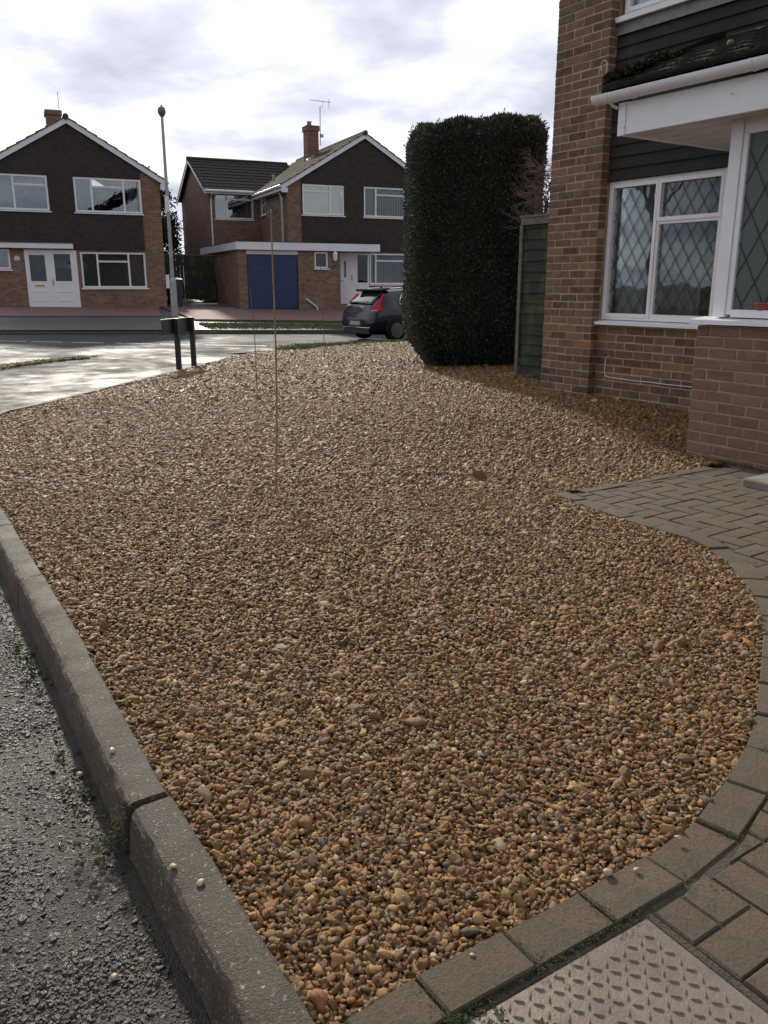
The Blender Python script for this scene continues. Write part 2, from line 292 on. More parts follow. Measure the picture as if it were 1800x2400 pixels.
    # glass: clear pane with a mirror-like sheen that grows towards grazing angles
    def glass(name, tint, trans, floor=0.10, gain=1.5):
        t = NT(name); N = t.t; N.nodes.remove(t.p); o = [q for q in N.nodes if q.type == 'OUTPUT_MATERIAL'][0]
        tr = t.n('ShaderNodeBsdfTransparent'); tr.inputs[0].default_value = (*trans, 1); gl = t.n('ShaderNodeBsdfGlossy'); gl.inputs['Roughness'].default_value = 0.015; gl.inputs['Color'].default_value = (*tint, 1)
        w = t.noise(1.7, 3, 0.5); t.l(t.bump(w, 0.01, 0.25), gl.inputs['Normal'])
        fr = t.n('ShaderNodeFresnel'); fr.inputs[0].default_value = 1.52; f = t.math('MINIMUM', t.math('MULTIPLY_ADD', fr.outputs[0], gain, floor), 1.0)
        mx = t.n('ShaderNodeMixShader'); t.l(f, mx.inputs[0]); t.l(tr.outputs[0], mx.inputs[1]); t.l(gl.outputs[0], mx.inputs[2]); t.l(mx.outputs[0], o.inputs[0])
    glass('glass_clear', (0.95, 0.98, 1.0), (0.82, 0.86, 0.86), 0.0, 0.9); glass('glass_sky', (0.92, 0.97, 1.0), (0.75, 0.8, 0.82), 0.10)
    t = NT('glass_obscure'); N = t.t; o = [q for q in N.nodes if q.type == 'OUTPUT_MATERIAL'][0]; n = t.noise(60, 4, 0.6)
    t.out(t.ramp(t.noise(0.9, 3), [(0.3, (0.095, 0.125, 0.115)), (0.7, (0.15, 0.175, 0.165))]), 0.22, t.bump(n, 0.004, 0.3), 0.6)
    tr = t.n('ShaderNodeBsdfTransparent'); tr.inputs[0].default_value = (0.7, 0.8, 0.76, 1); mx = t.n('ShaderNodeMixShader'); mx.inputs[0].default_value = 0.62; t.l(tr.outputs[0], mx.inputs[1]); t.l(t.p.outputs[0], mx.inputs[2]); t.l(mx.outputs[0], o.inputs[0])
    # timber
    t = NT('fence_board'); oi = t.n('ShaderNodeObjectInfo'); mp = t.n('ShaderNodeMapping'); mp.inputs['Scale'].default_value = (3, 3, 45); t.l(t.tc.outputs['Object'], mp.inputs[0]); g = t.noise(1.2, 6, 0.7, mp.outputs[0])
    c = t.ramp(g, [(0.3, (0.022, 0.028, 0.023)), (0.7, (0.050, 0.057, 0.046))]); c = t.mix(t.maprange(t.noise(3.2, 5, 0.6), 0.5, 0.66, 0.0, 0.85), c, (0.085, 0.105, 0.030)); t.out(c, 0.85, t.bump(g, 0.004), 0.25)
    simple('fence_frame', (0.13, 0.125, 0.105), 0.85, 0.35, 14, bump=0.003, bscale=70); simple('cane', (0.27, 0.165, 0.075), 0.45, 0.25, 18); simple('cane_green', (0.14, 0.13, 0.06), 0.55, 0.25, 12)
    simple('twig', (0.19, 0.125, 0.125), 0.7, 0.3, 20); simple('bark', (0.09, 0.075, 0.062), 0.9, 0.35, 10, bump=0.01, bscale=40); simple('stem_pale', (0.22, 0.19, 0.18), 0.8, 0.2, 10)
    def leaf(name, c1, c2, c3, sc=2.2):
        t = NT(name); g = t.n('ShaderNodeNewGeometry'); n = t.noise(sc, 5, 0.7)
        c = t.ramp(g.outputs['Random Per Island'], [(0.0, c1), (0.6, c2), (1.0, c3)]); c = t.mix(t.maprange(n, 0.45, 0.7, 0.0, 0.5), c, c1); t.out(c, 0.7, None, 0.25)
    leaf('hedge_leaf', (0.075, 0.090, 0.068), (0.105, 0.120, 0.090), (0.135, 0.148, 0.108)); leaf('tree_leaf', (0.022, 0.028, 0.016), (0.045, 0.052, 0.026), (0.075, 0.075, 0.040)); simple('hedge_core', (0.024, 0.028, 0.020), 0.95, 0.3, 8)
    # block-paved drives across the street
    def blockpave(name, c1, c2):
        t = NT(name); b = t.n('ShaderNodeTexBrick'); t.l(t.tc.outputs['Object'], b.inputs['Vector'])
        for k, v in (('Color1', (*c1, 1)), ('Color2', (*c2, 1)), ('Mortar', (0.07, 0.05, 0.045, 1)), ('Scale', 1.0), ('Mortar Size', 0.006), ('Brick Width', 0.2), ('Row Height', 0.1)): b.inputs[k].default_value = v
        c = t.mix(t.maprange(t.noise(1.1, 6, 0.7), 0.45, 0.7, 0.0, 0.6), b.outputs[0], (0.13, 0.10, 0.09)); t.out(c, 0.8, t.bump(b.outputs[1], 0.004, -0.5), 0.35)
    blockpave('drive_red', (0.17, 0.095, 0.085), (0.24, 0.135, 0.12)); blockpave('drive_buff', (0.20, 0.165, 0.125), (0.28, 0.23, 0.17))
    # car
    def paint(name, c, r=0.18):
        t = NT(name); t.out(c, r, None, 0.5, 0.25); t.p.inputs['Coat Weight'].default_value = 0.45; t.p.inputs['Coat Roughness'].default_value = 0.04
        n = t.noise(5, 5, 0.6); t.l(t.maprange(n, 0.3, 0.7, r, r+0.12), t.p.inputs['Roughness'])
    paint('paint_black', (0.007, 0.008, 0.014)); paint('paint_silver', (0.45, 0.46, 0.47)); simple('rubber', (0.014, 0.014, 0.014), 0.85, 0.3, 9, spec=0.15); simple('car_trim', (0.022, 0.022, 0.024), 0.55, 0.2, 8); simple('chrome', (0.75, 0.75, 0.77), 0.12, 0.05, 4, metal=1.0); simple('alloy', (0.10, 0.10, 0.105), 0.35, 0.1, 6, metal=0.8)
    t = NT('lamp_red'); t.out((0.48, 0.004, 0.008), 0.14, None, 0.3)
    t = NT('lamp_clear'); t.out((0.62, 0.60, 0.60), 0.12, None, 0.6); t = NT('car_glass'); t.out((0.020, 0.030, 0.030), 0.04, None, 0.9)
    simple('plate_yellow', (0.34, 0.29, 0.19), 0.45, 0.06, 6)
build_materials()
# ------------------------------------------------------------------ the lie of the land
ST, SM, SO = Vector((0.9135, 0.4067, 0)), Vector((-0.4067, 0.9135, 0)), Vector((-5, 26, 0))     # the street across: along, towards its houses, a point on its far kerb
def street(s, w, z=0.0): p = SO+ST*s+SM*w; return Vector((p.x, p.y, z))
def to_street(x, y): d = Vector((x, y, 0))-SO; return d.dot(ST), d.dot(SM)
def zroad(x, y):
    s, w = to_street(x, y); far = -0.22-0.02*max(-20, min(20, s))
    return -0.11+(far+0.11)*S((y-9)/10.0)
def zfar(s, w): s2 = max(-20, min(20, s)); return -0.12-0.02*s2+0.06*min(w, 12)
def zgravel(x, y): return 0.145*S((y-5.6)/2.7)*S((x+1.6)/3.0)*(1-S((y-12.5)/4.5))
def sheet(fn, n, m): # fn(i/n,j/m)->Vector
    mb = MB()
    for i in range(n+1):
        for j in range(m+1): mb.v.append(tuple(fn(i/n, j/m)))
    for i in range(n):
        for j in range(m): a = i*(m+1)+j; mb.f.append((a, a+m+1, a+m+2, a+1))
    return mb
def build_land():
    mb = sheet(lambda a, b: Vector((-900+1800*a, -300+1800*b, -0.75)), 8, 8); struct(mb.build('ground', 'earth'))
    def rd(a, b):
        p = street(-45+100*a, -36+36*b); p.z = zroad(p.x, p.y)-0.02; return p
    road = struct(sheet(rd, 80, 60).build('road', 'tarmac_road', smooth=True))
    def fp(a, b): s = -45+100*a; w = 0.13+20*b; return street(s, w, zfar(s, w))
    struct(sheet(fp, 60, 20).build('far_footway', 'tarmac_far'))
    # white give-way dashes across the mouth of the side road
    spans = [(-60, 65), (75, 147), (170, 245), (270, 350), (375, 460), (480, 640)]
    for a, b in spans:
        mb = MB(); yy = 20.83; xa = (a-900)/F*20.5; xb = (b-900)/F*20.5; n = 6
        for i in range(n):
            x0 = xa+(xb-xa)*i/n; x1 = xa+(xb-xa)*(i+1)/n
            mb.quad((x0, yy-0.05, zroad(x0, yy-0.05)-0.015), (x1, yy-0.05, zroad(x1, yy-0.05)-0.015), (x1, yy+0.06, zroad(x1, yy+0.06)-0.015), (x0, yy+0.06, zroad(x0, yy+0.06)-0.015))
        mb.build('road_marking', 'road_paint', road)
    return road
road = build_land()
# outline of the gravel plot (anticlockwise from the near tip): kerb side, far side, house side, path side
KERB = [(-0.12, 1.06), (-0.21, 1.24), (-0.37, 1.51), (-0.54, 1.79), (-0.99, 2.555), (-1.455, 3.33), (-1.93, 4.12), (-2.42, 4.92), (-2.92, 5.75), (-3.36, 6.6), (-3.66, 7.4), (-3.76, 8.1), (-3.57, 8.95), (-3.37, 10.14), (-3.12, 11.73), (-2.86, 13.21), (-2.68, 14.9), (-2.44, 15.99), (-1.90, 16.35)]
FAR = [(-1.66, 16.42), (-1.20, 17.2), (-0.34, 18.25), (0.48, 18.81), (2.0, 19.6), (4.0, 20.2)]
HOUSE = [(4.2, 14.0), (3.3, 10.2), (2.2, 8.4), (3.4, 6.3), (2.28, 5.72)]
BORDER = [(2.23, 5.66), (1.56, 5.18), (1.02, 4.88), (1.24, 4.40), (1.40, 4.12), (1.52, 3.93), (1.575, 3.68), (1.55, 3.41), (1.48, 3.09), (1.39, 2.81), (1.22, 2.45), (1.05, 2.10), (0.97, 1.99), (0.86, 1.84), (0.74, 1.70), (0.57, 1.56), (0.34, 1.41), (0.08, 1.25), (-0.07, 1.14), (-0.12, 1.06)]
PLOT = np.array(KERB+FAR+HOUSE+BORDER[:-1])
def inside(P, poly):
    x, y = P[:, 0], P[:, 1]; r = np.zeros(len(P), bool); j = len(poly)-1
    for i in range(len(poly)):
        xi, yi = poly[i]; xj, yj = poly[j]
        c = ((yi > y) != (yj > y)) & (x < (xj-xi)*(y-yi)/(yj-yi+1e-12)+xi); r ^= c; j = i
    return r
def segdist(P, line):
    d = np.full(len(P), 1e9)
    for a, b in zip(line[:-1], line[1:]):
        a = np.array(a); b = np.array(b); ab = b-a; t = np.clip(((P-a)@ab)/(ab@ab), 0, 1); q = a+t[:, None]*ab; d = np.minimum(d, np.hypot(*(P-q).T))
    return d
def scatter(name, P, rot, scl, tint, mat):
    """stones instanced on points, six rounded shapes made inside the node group"""
    n = len(P); me = bpy.data.meshes.new(name); me.vertices.add(n); me.vertices.foreach_set('co', P.astype('f').ravel())
    for nm, arr in (('rot', rot), ('scl', scl)):
        a = me.attributes.new(nm, 'FLOAT_VECTOR', 'POINT'); a.data.foreach_set('vector', arr.astype('f').ravel())
    a = me.attributes.new('tint', 'FLOAT_COLOR', 'POINT'); a.data.foreach_set('color', np.c_[tint, np.ones(n)].astype('f').ravel())
    a = me.attributes.new('kind_index', 'INT', 'POINT'); a.data.foreach_set('value', rng.integers(0, 6, n).astype('i'))
    me.materials.append(M[mat]); g = link(name, me)
    ng = bpy.data.node_groups.new(name, 'GeometryNodeTree'); N = ng.nodes; L = ng.links
    ng.interface.new_socket('Geometry', in_out='INPUT', socket_type='NodeSocketGeometry'); ng.interface.new_socket('Geometry', in_out='OUTPUT', socket_type='NodeSocketGeometry')
    gi = N.new('NodeGroupInput'); go = N.new('NodeGroupOutput'); jn = N.new('GeometryNodeJoinGeometry')
    for i in range(6):
        ic = N.new('GeometryNodeMeshIcoSphere'); ic.inputs['Radius'].default_value = 1.0; ic.inputs['Subdivisions'].default_value = 2
        nz = N.new('ShaderNodeTexNoise'); nz.noise_dimensions = '4D'; nz.inputs['W'].default_value = i*3.7; nz.inputs['Scale'].default_value = 1.1; nz.inputs['Detail'].default_value = 1.0
        ps = N.new('GeometryNodeInputPosition'); L.new(ps.outputs[0], nz.inputs['Vector'])
        ma = N.new('ShaderNodeMath'); ma.operation = 'MULTIPLY_ADD'; L.new(nz.outputs[0], ma.inputs[0]); ma.inputs[1].default_value = 1.9; ma.inputs[2].default_value = 0.05
        vm = N.new('ShaderNodeVectorMath'); vm.operation = 'SCALE'; L.new(ps.outputs[0], vm.inputs[0]); L.new(ma.outputs[0], vm.inputs['Scale'])
        sp = N.new('GeometryNodeSetPosition'); L.new(ic.outputs[0], sp.inputs['Geometry']); L.new(vm.outputs[0], sp.inputs['Position'])
        sm = N.new('GeometryNodeSetShadeSmooth'); L.new(sp.outputs[0], sm.inputs[0])
        mt = N.new('GeometryNodeSetMaterial'); mt.inputs['Material'].default_value = M[mat]; L.new(sm.outputs[0], mt.inputs[0])
        g2 = N.new('GeometryNodeGeometryToInstance'); L.new(mt.outputs[0], g2.inputs[0]); L.new(g2.outputs[0], jn.inputs[0])
    def named(nm, typ): q = N.new('GeometryNodeInputNamedAttribute'); q.data_type = typ; q.inputs['Name'].default_value = nm; return q.outputs[0]
    iop = N.new('GeometryNodeInstanceOnPoints'); iop.inputs['Pick Instance'].default_value = True
    L.new(gi.outputs[0], iop.inputs['Points']); L.new(jn.outputs[0], iop.inputs['Instance']); L.new(named('kind_index', 'INT'), iop.inputs['Instance Index'])
    er = N.new('FunctionNodeEulerToRotation'); L.new(named('rot', 'FLOAT_VECTOR'), er.inputs[0]); L.new(er.outputs[0], iop.inputs['Rotation']); L.new(named('scl', 'FLOAT_VECTOR'), iop.inputs['Scale'])
    L.new(iop.outputs[0], go.inputs[0]); md = g.modifiers.new(name, 'NODES'); md.node_group = ng
    print(name, n); return g
def build_plot():
    # bed under the pebbles
    mb = MB(); st = 0.125; xs = np.arange(-4.0, 4.6, st); ys = np.arange(0.9, 20.6, st); GX, GY = np.meshgrid(xs, ys, indexing='ij')
    ins = inside(np.c_[GX.ravel(), GY.ravel()], PLOT).reshape(GX.shape)
    for i in range(len(xs)-1):
        for j in range(len(ys)-1):
            q = [(i, j), (i+1, j), (i+1, j+1), (i, j+1)]
            if any(ins[k] for k in q): mb.quad(*[(xs[a], ys[b], zgravel(xs[a], ys[b])-(0.042 if ins[a, b] else 0.20)) for a, b in q])
    bed = struct(mb.build('gravel_bed', 'gravel_bed'))
    # pebbles
    pts = []; half = []
    def band(d0, d1, sp, size, layers=1):
        for lay in range(layers):
            gx = np.arange(-4.2, 4.4, sp); gy = np.arange(max(0.9, d0), min(20.4, d1), sp); X, Y = np.meshgrid(gx, gy)
            P = np.c_[X.ravel(), Y.ravel()]+rng.uniform(-0.5, 0.5, (X.size, 2))*sp*1.1
            D = P[:, 1]; vis = (np.abs(P[:, 0]) < 0.50*D+0.45)
            P = P[vis]; P = P[inside(P, PLOT)]
            pts.append(np.c_[P, np.full(len(P), lay)]); half.append(size*np.exp(rng.normal(0, 0.32, len(P))))
    band(0.9, 2.6, 0.0098, 0.0057, 2); band(2.6, 5.0, 0.0113, 0.0064, 1); band(5.0, 9.0, 0.0152, 0.0083, 1); band(9.0, 20.4, 0.0215, 0.0120, 1)
    P = np.vstack(pts); A = np.concatenate(half); n = len(P)
    big = rng.random(n) < 0.025; A[big] *= 1.5
    z = np.array([zgravel(x, y) for x, y in P[:, :2]])+rng.uniform(-0.015, 0.0, n)-P[:, 2]*0.010
    z += 0.007*np.sin(P[:, 0]*2.1+1.3*np.sin(P[:, 1]*1.7))*np.cos(P[:, 1]*1.9)     # raked by hand, not flat
    scl = np.c_[A*rng.uniform(1.0, 1.55, n), A*rng.uniform(0.75, 1.05, n), A*rng.uniform(0.45, 0.85, n)]
    rot = np.c_[rng.normal(0, 0.6, n), rng.normal(0, 0.6, n), rng.uniform(0, 6.283, n)]
    pal = np.array([(0.36, 0.222, 0.105), (0.44, 0.29, 0.140), (0.30, 0.178, 0.088), (0.24, 0.138, 0.070), (0.52, 0.37, 0.205), (0.34, 0.24, 0.145), (0.17, 0.100, 0.058), (0.42, 0.21, 0.080), (0.48, 0.43, 0.36), (0.12, 0.108, 0.105), (0.24, 0.222, 0.205), (0.66, 0.60, 0.50), (0.33, 0.155, 0.095)])
    wts = np.array([18, 14, 14, 11, 8, 8, 9, 5, 2.6, 3.6, 2.6, 1.8, 4.5]); k = rng.choice(len(pal), n, p=wts/wts.sum())
    tint = pal[k]*rng.uniform(0.60, 1.25, (n, 1))*np.array([0.75, 0.65, 0.52])
    g = scatter('gravel', np.c_[P[:, :2], z], rot, scl, tint, 'pebble')
    tag(g, 'loose golden brown pea gravel filling the front garden', 'gravel', kind='stuff')
    # chippings standing proud in the worn tarmac of the footway
    sp = 0.0066; X, Y = np.meshgrid(np.arange(-3.9, 0.5, sp), np.arange(0.5, 5.4, sp)); Q = np.c_[X.ravel(), Y.ravel()]+rng.uniform(-0.55, 0.55, (X.size, 2))*sp
    foot = np.array([(0.40-0.11, 0.35-0.09), (-0.48, 1.44), (-0.67, 1.74), (-1.12, 2.50), (-2.05, 4.06), (-2.80, 5.4), (-3.9, 5.4), (-3.9, 0.2), (0.2, 0.2)])
    Q = Q[inside(Q, foot)]; away = np.maximum(0, (-0.50*Q[:, 1]-0.25-Q[:, 0])/1.3)+np.maximum(0, (Q[:, 1]-3.6)/1.8); Q = Q[rng.random(len(Q)) < 0.92*np.clip(1-away, 0, 1)**1.5]; n = len(Q)
    A = 0.0029*np.exp(rng.normal(0, 0.42, n)); zq = np.array([zroad(x, y) for x, y in Q])+0.0036+rng.uniform(-0.0016, 0.0012, n)+0.0012*np.sin(Q[:, 0]*9+2*np.sin(Q[:, 1]*7))
    scl = np.c_[A*rng.uniform(1, 1.4, n), A*rng.uniform(0.8, 1.1, n), A*rng.uniform(0.35, 0.65, n)]; rot = np.c_[rng.normal(0, 0.35, n), rng.normal(0, 0.35, n), rng.uniform(0, 6.283, n)]
    pal = np.array([(0.026, 0.021, 0.017), (0.040, 0.033, 0.026), (0.058, 0.047, 0.037), (0.080, 0.065, 0.050), (0.034, 0.033, 0.015), (0.17, 0.15, 0.12)]); k = rng.choice(6, n, p=[0.30, 0.30, 0.2, 0.1, 0.085, 0.015])
    g = scatter('chippings', np.c_[Q, zq], rot, scl, pal[k]*rng.uniform(0.7, 1.25, (n, 1)), 'chipping'); tag(g, 'damp dark chippings in the worn tarmac beside the kerb', 'chippings', kind='stuff')
build_plot()
# ------------------------------------------------------------------ kerb, footway, verge
def resample(line, step):
    pts = [Vector((*p, 0)) for p in line]; out = [pts[0]]; need = step
    for a, b in zip(pts[:-1], pts[1:]):
        L = (b-a).length; t = 0.0
        while L-t >= need: t += need; out.append(a.lerp(b, t/L)); need = step
        need -= L-t
    return out
def build_kerb():
    root = struct(empty('kerb'))
    # stones start at the joint seen in the photograph (-0.54, 1.79)
    near = [(-0.525, 1.762), (-0.37, 1.51), (-0.21, 1.24), (0.09, 0.80), (0.40, 0.35)]
    chains = [resample(near, 0.915), resample([(-0.535, 1.778)]+KERB[4:], 0.915)]
    for ci, ch in enumerate(chains):
        for i in range(len(ch)-1):
            a, b = ch[i], ch[i+1]; d = (b-a).normalized()
            nrm = Vector((-d.y, d.x, 0)); nrm = nrm if (nrm.x < 0) else -nrm        # outwards, to the footway
            if ci == 1 and i > 8: nrm = Vector((-d.y, d.x, 0)); nrm = nrm if nrm.x < 0 else -nrm
            jit = random.uniform(-0.004, 0.004); tilt = random.uniform(-0.004, 0.004); g = 0.0025 if i or ci else 0.008
            w = 0.094 if i < 8 or ci == 0 else 0.07
            prof = [(-0.004, -0.14), (-0.004, 0.018), (0.002, 0.022), (w-0.022, 0.020), (w-0.008, 0.014), (w, 0.003), (w+0.006, -0.03), (w+0.016, -0.14)]
            if ci == 1 and i >= 8: prof = [(-0.004, -0.14), (-0.004, 0.012), (w, 0.012), (w+0.004, 0.004), (w+0.006, -0.14)]
            rings = []; ns = 26 if (ci == 0 or i < 4) else 6
            for k in range(ns+1):
                t = k/ns; p = (a+d*g).lerp(b-d*g, t); z0 = zgravel(p.x, p.y)*0.6+(zroad(p.x, p.y)+0.11)*0.6
                chip = random.random() < 0.16; rings.append([tuple(p+nrm*(o+jit+random.uniform(-1, 1)*0.0014-(0.005 if chip and 3 <= qi <= 5 else 0))+Vector((0, 0, z0+z+tilt*(t-0.5)*2+random.uniform(-1, 1)*0.0010-(0.004 if chip and 3 <= qi <= 5 else 0)))) for qi, (o, z) in enumerate(prof)])
            mb = MB().loft(rings); o = mb.build('kerb_stone', 'kerb_concrete', root); autosmooth(o, 24)
    return root
build_kerb()
def strip(name, line, w0, w1, zf, mat, nsub=1):
    """ribbon to the left of a line (seen walking along it)"""
    pts = resample(line, 0.3); mb = MB(); rows = []
    for i, p in enumerate(pts):
        d = (pts[min(i+1, len(pts)-1)]-pts[max(i-1, 0)]).normalized(); nrm = Vector((-d.y, d.x, 0))
        rows.append([p+nrm*(w0+(w1-w0)*k/6) for k in range(7)])
    for r0, r1 in zip(rows[:-1], rows[1:]):
        for k in range(6): mb.quad(*[(q.x, q.y, zf(q.x, q.y)) for q in (r0[k], r0[k+1], r1[k+1], r1[k])])
    return mb.build(name, mat)
FOOT = [(1.6, -1.4), (0.40, 0.35), (-0.37, 1.51), (-0.99, 2.555), (-1.93, 4.12), (-2.92, 5.75), (-3.66, 7.4), (-3.76, 8.3), (-3.57, 9.2), (-3.37, 10.14), (-3.12, 11.73), (-2.86, 13.21), (-2.68, 14.9), (-2.3, 16.3), (-1.4, 18.0), (-0.6, 19.4)]
def build_footway():
    o = struct(strip('footway', FOOT, -0.02, 2.55, lambda x, y: zroad(x, y)+0.004, 'tarmac_footway'))
    bm = bmesh.new(); bm.from_mesh(o.data); bmesh.ops.remove_doubles(bm, verts=bm.verts, dist=0.001)
    for f in bm.faces: f.smooth = True
    bm.to_mesh(o.data); bm.free()
    # low kerb with yellow-green moss where the footway meets the side road
    pts = [gnd(*p, -0.15) for p in ((-160, 905), (-60, 880), (0, 869), (80, 855), (169, 845), (235, 838), (291, 835))]
    root = struct(empty('footway_edge'))
    ch = resample([(p.x, p.y) for p in pts], 0.915)
    for a, b in zip(ch[:-1], ch[1:]):
        d = (b-a).normalized(); nrm = Vector((-d.y, d.x, 0)); rings = []
        for t in np.linspace(0.01, 0.99, 5):
            p = a.lerp(b, t); z = zroad(p.x, p.y); rings.append([tuple(p+nrm*x+Vector((0, 0, z+h))) for x, h in ((-0.06, -0.1), (-0.06, 0.012), (0.0, 0.02), (0.06, 0.012), (0.07, -0.1))])
        autosmooth(MB().loft(rings).build('kerb_stone', 'kerb_concrete', root), 50)
    return ch
moss_line = build_footway()
def blades(mb, pts, h, w, lean=0.5):
    for x, y, z in pts:
        a = random.uniform(0, 6.283); hh = h*random.uniform(0.5, 1.3); ww = w*random.uniform(0.6, 1.3); dx, dy = math.cos(a)*ww, math.sin(a)*ww; lx, ly = random.gauss(0, lean)*hh, random.gauss(0, lean)*hh
        mb.tri((x-dx, y-dy, z-0.01), (x+dx, y+dy, z-0.01), (x+lx, y+ly, z+hh))
def clump(mb, x, y, z, r, n, h=0.5):
    for _ in range(n):
        a = random.uniform(0, 6.283); q = r*math.sqrt(random.random()); px, py = x+q*math.cos(a), y+q*math.sin(a); e = r*random.uniform(0.25, 0.6)
        nrm = Vector((random.gauss(0, 0.5), random.gauss(0, 0.5), 1)).normalized(); t = nrm.orthogonal().normalized(); b = nrm.cross(t); c = Vector((px, py, z+random.uniform(0, h)*r))
        mb.tri(c+t*e, c+(b*0.9-t*0.5)*e, c+(-b*0.9-t*0.5)*e)
def build_verge():
    # strip of grass between the gravel and the road
    edge = [(-2.0, 16.30), (-1.66, 16.42), (-1.20, 17.2), (-0.34, 18.25), (0.48, 18.81), (2.0, 19.6), (4.0, 20.2)]
    def zv(x, y): return zgravel(x, y)-0.02-0.16*S((y-17.5-(x+1)*0.5)/4.5)
    base = struct(strip('verge', edge, -0.08, 2.2, zv, 'earth'))
    P = []
    ch = resample(edge, 0.02)
    for i, p in enumerate(ch[:-1]):
        d = (ch[i+1]-p).normalized(); nrm = Vector((-d.y, d.x, 0))
        f = S(i/len(ch)*3.0)
        for _ in range(26):
            q = p+nrm*(-0.05+abs(random.gauss(0, 0.75))*(0.25+0.75*f)+0.02); P.append((q.x, q.y, zv(q.x, q.y)))
    mb = MB(); blades(mb, P, 0.060, 0.011, 0.6); tag(mb.build('grass', 'grass'), 'short rough grass along the far edge of the gravel', 'grass', kind='stuff')
    # grass island across the street, raised behind its kerb
    s0, s1 = -0.3, 6.4; P = []
    for _ in range(9000):
        s = random.uniform(s0, s1); w = 0.16+1.6*math.sqrt(random.random())*(1-S((s-3.0)/3.6)*0.9)
        p = street(s, w); P.append((p.x, p.y, zfar(s, w)+0.01))
    mb = MB(); blades(mb, P, 0.075, 0.016, 0.6); tag(mb.build('grass', 'grass'), 'grass verge behind the kerb in front of the blue garage', 'grass', kind='stuff')
    # moss along the footway edge
    mb = MB()
    for p in resample([(q.x, q.y) for q in moss_line], 0.012):
        z = zroad(p.x, p.y)
        for _ in range(4): clump(mb, p.x+random.gauss(0, 0.12), p.y+random.gauss(0, 0.12), z+0.012, random.uniform(0.012, 0.04), 4)
    tag(mb.build('moss', 'moss_yellow'), 'yellow green moss line along the side road edge', 'moss', kind='stuff')
    # moss and dirt at the foot of the near kerb, in its open joint
    mb = MB()
    line = resample([(0.18, 0.64), (-0.21, 1.24), (-0.54, 1.79), (-0.99, 2.555), (-1.93, 4.12)], 0.01)
    for p in line:
        dist = random.gauss(0.155, 0.020) if random.random() < 0.7 else 0.145+abs(random.gauss(0, 0.07))
        dens = 0.5+0.5*math.sin(p.y*7)+0.6*math.sin(p.y*2.3+1)
        if random.random() < dens*0.55: clump(mb, p.x-0.86*dist, p.y-0.5*dist, -0.106, random.uniform(0.006, 0.018), 10, 0.8)
    for _ in range(110): t = random.random(); clump(mb, -0.545-0.105*t*1.0+random.gauss(0, 0.006), 1.79-0.06*t+random.gauss(0, 0.007), 0.008-0.04*(t > 0.9)+random.uniform(-0.01, 0.004), random.uniform(0.004, 0.010), 6, 0.8)
    for _ in range(60): clump(mb, -0.665+random.gauss(0, 0.03), 1.71+random.gauss(0, 0.035), -0.10+random.uniform(0, 0.05), random.uniform(0.006, 0.014), 8, 0.8)
    tag(mb.build('moss', 'moss'), 'dark moss in the kerb joint and gutter by the gravel', 'moss', kind='stuff')
build_verge()
def build_far_kerb():
    root = struct(empty('far_kerb'))
    s = -22.0
    while s < 24:
        drop = 0.055 if -18 < s < -0.6 else (0.07 if s > 6.2 else 0.0)       # lowered in front of the drives
        rings = []
        for t in (0.006, 0.909):
            p = street(s+t, 0.0); z = zfar(s+t, 0.13)+0.004-drop
            rings.append([tuple(p+SM*x+Vector((0, 0, z+h))) for x, h in ((-0.02, -0.25), (0.0, -0.02), (0.02, 0.0), (0.13, 0.0), (0.13, -0.25))])
        MB().loft(rings).build('kerb_stone', 'kerb_concrete', root); s += 0.915
    # block paved drives in front of the two houses
    def pave(name, mat, poly, lift=0.02):
        mb = MB(); n = 10
        (a, b, c, d) = poly
        for i in range(n):
            for j in range(n):
                q = []
                for u, v in ((i, j), (i+1, j), (i+1, j+1), (i, j+1)):
                    u /= n; v /= n; ss = (a[0]*(1-u)+b[0]*u)*(1-v)+(d[0]*(1-u)+c[0]*u)*v; ww = (a[1]*(1-u)+b[1]*u)*(1-v)+(d[1]*(1-u)+c[1]*u)*v
                    p = street(ss, ww); q.append((p.x, p.y, zfar(ss, ww)+lift))
                mb.quad(*q)
        return struct(mb.build(name, mat))
    pave('house_drive', 'drive_red', ((-14, 3.4), (-1.0, 4.4), (-0.6, 7.9), (-14, 7.9)))
    pave('garage_drive', 'drive_red', ((-0.1, 2.9), (13, 1.9), (13, 8.6), (-0.4, 8.2)))
    # low edging along the garage drive
    ed = struct(empty('drive_edging'))
    def edge(a, b, n):
        for i in range(n):
            t0, t1 = i/n, (i+0.985)/n; r = []
            for t in (t0, t1):
                s, w = a[0]+(b[0]-a[0])*t, a[1]+(b[1]-a[1])*t; p = street(s, w); z = zfar(s, w); dd = Vector((b[0]-a[0], b[1]-a[1])).normalized(); nn = ST*(-dd.y)+SM*dd.x
                r.append([tuple(p+nn*x+Vector((0, 0, z+h))) for x, h in ((-0.04, -0.1), (-0.04, 0.07), (0.04, 0.07), (0.04, -0.1))])
            MB().loft(r).build('edging_stone', 'kerb_concrete', ed)
    edge((-0.5, 8.0), (-0.15, 2.8), 7); edge((-0.1, 2.8), (7.0, 2.2), 9)
build_far_kerb()
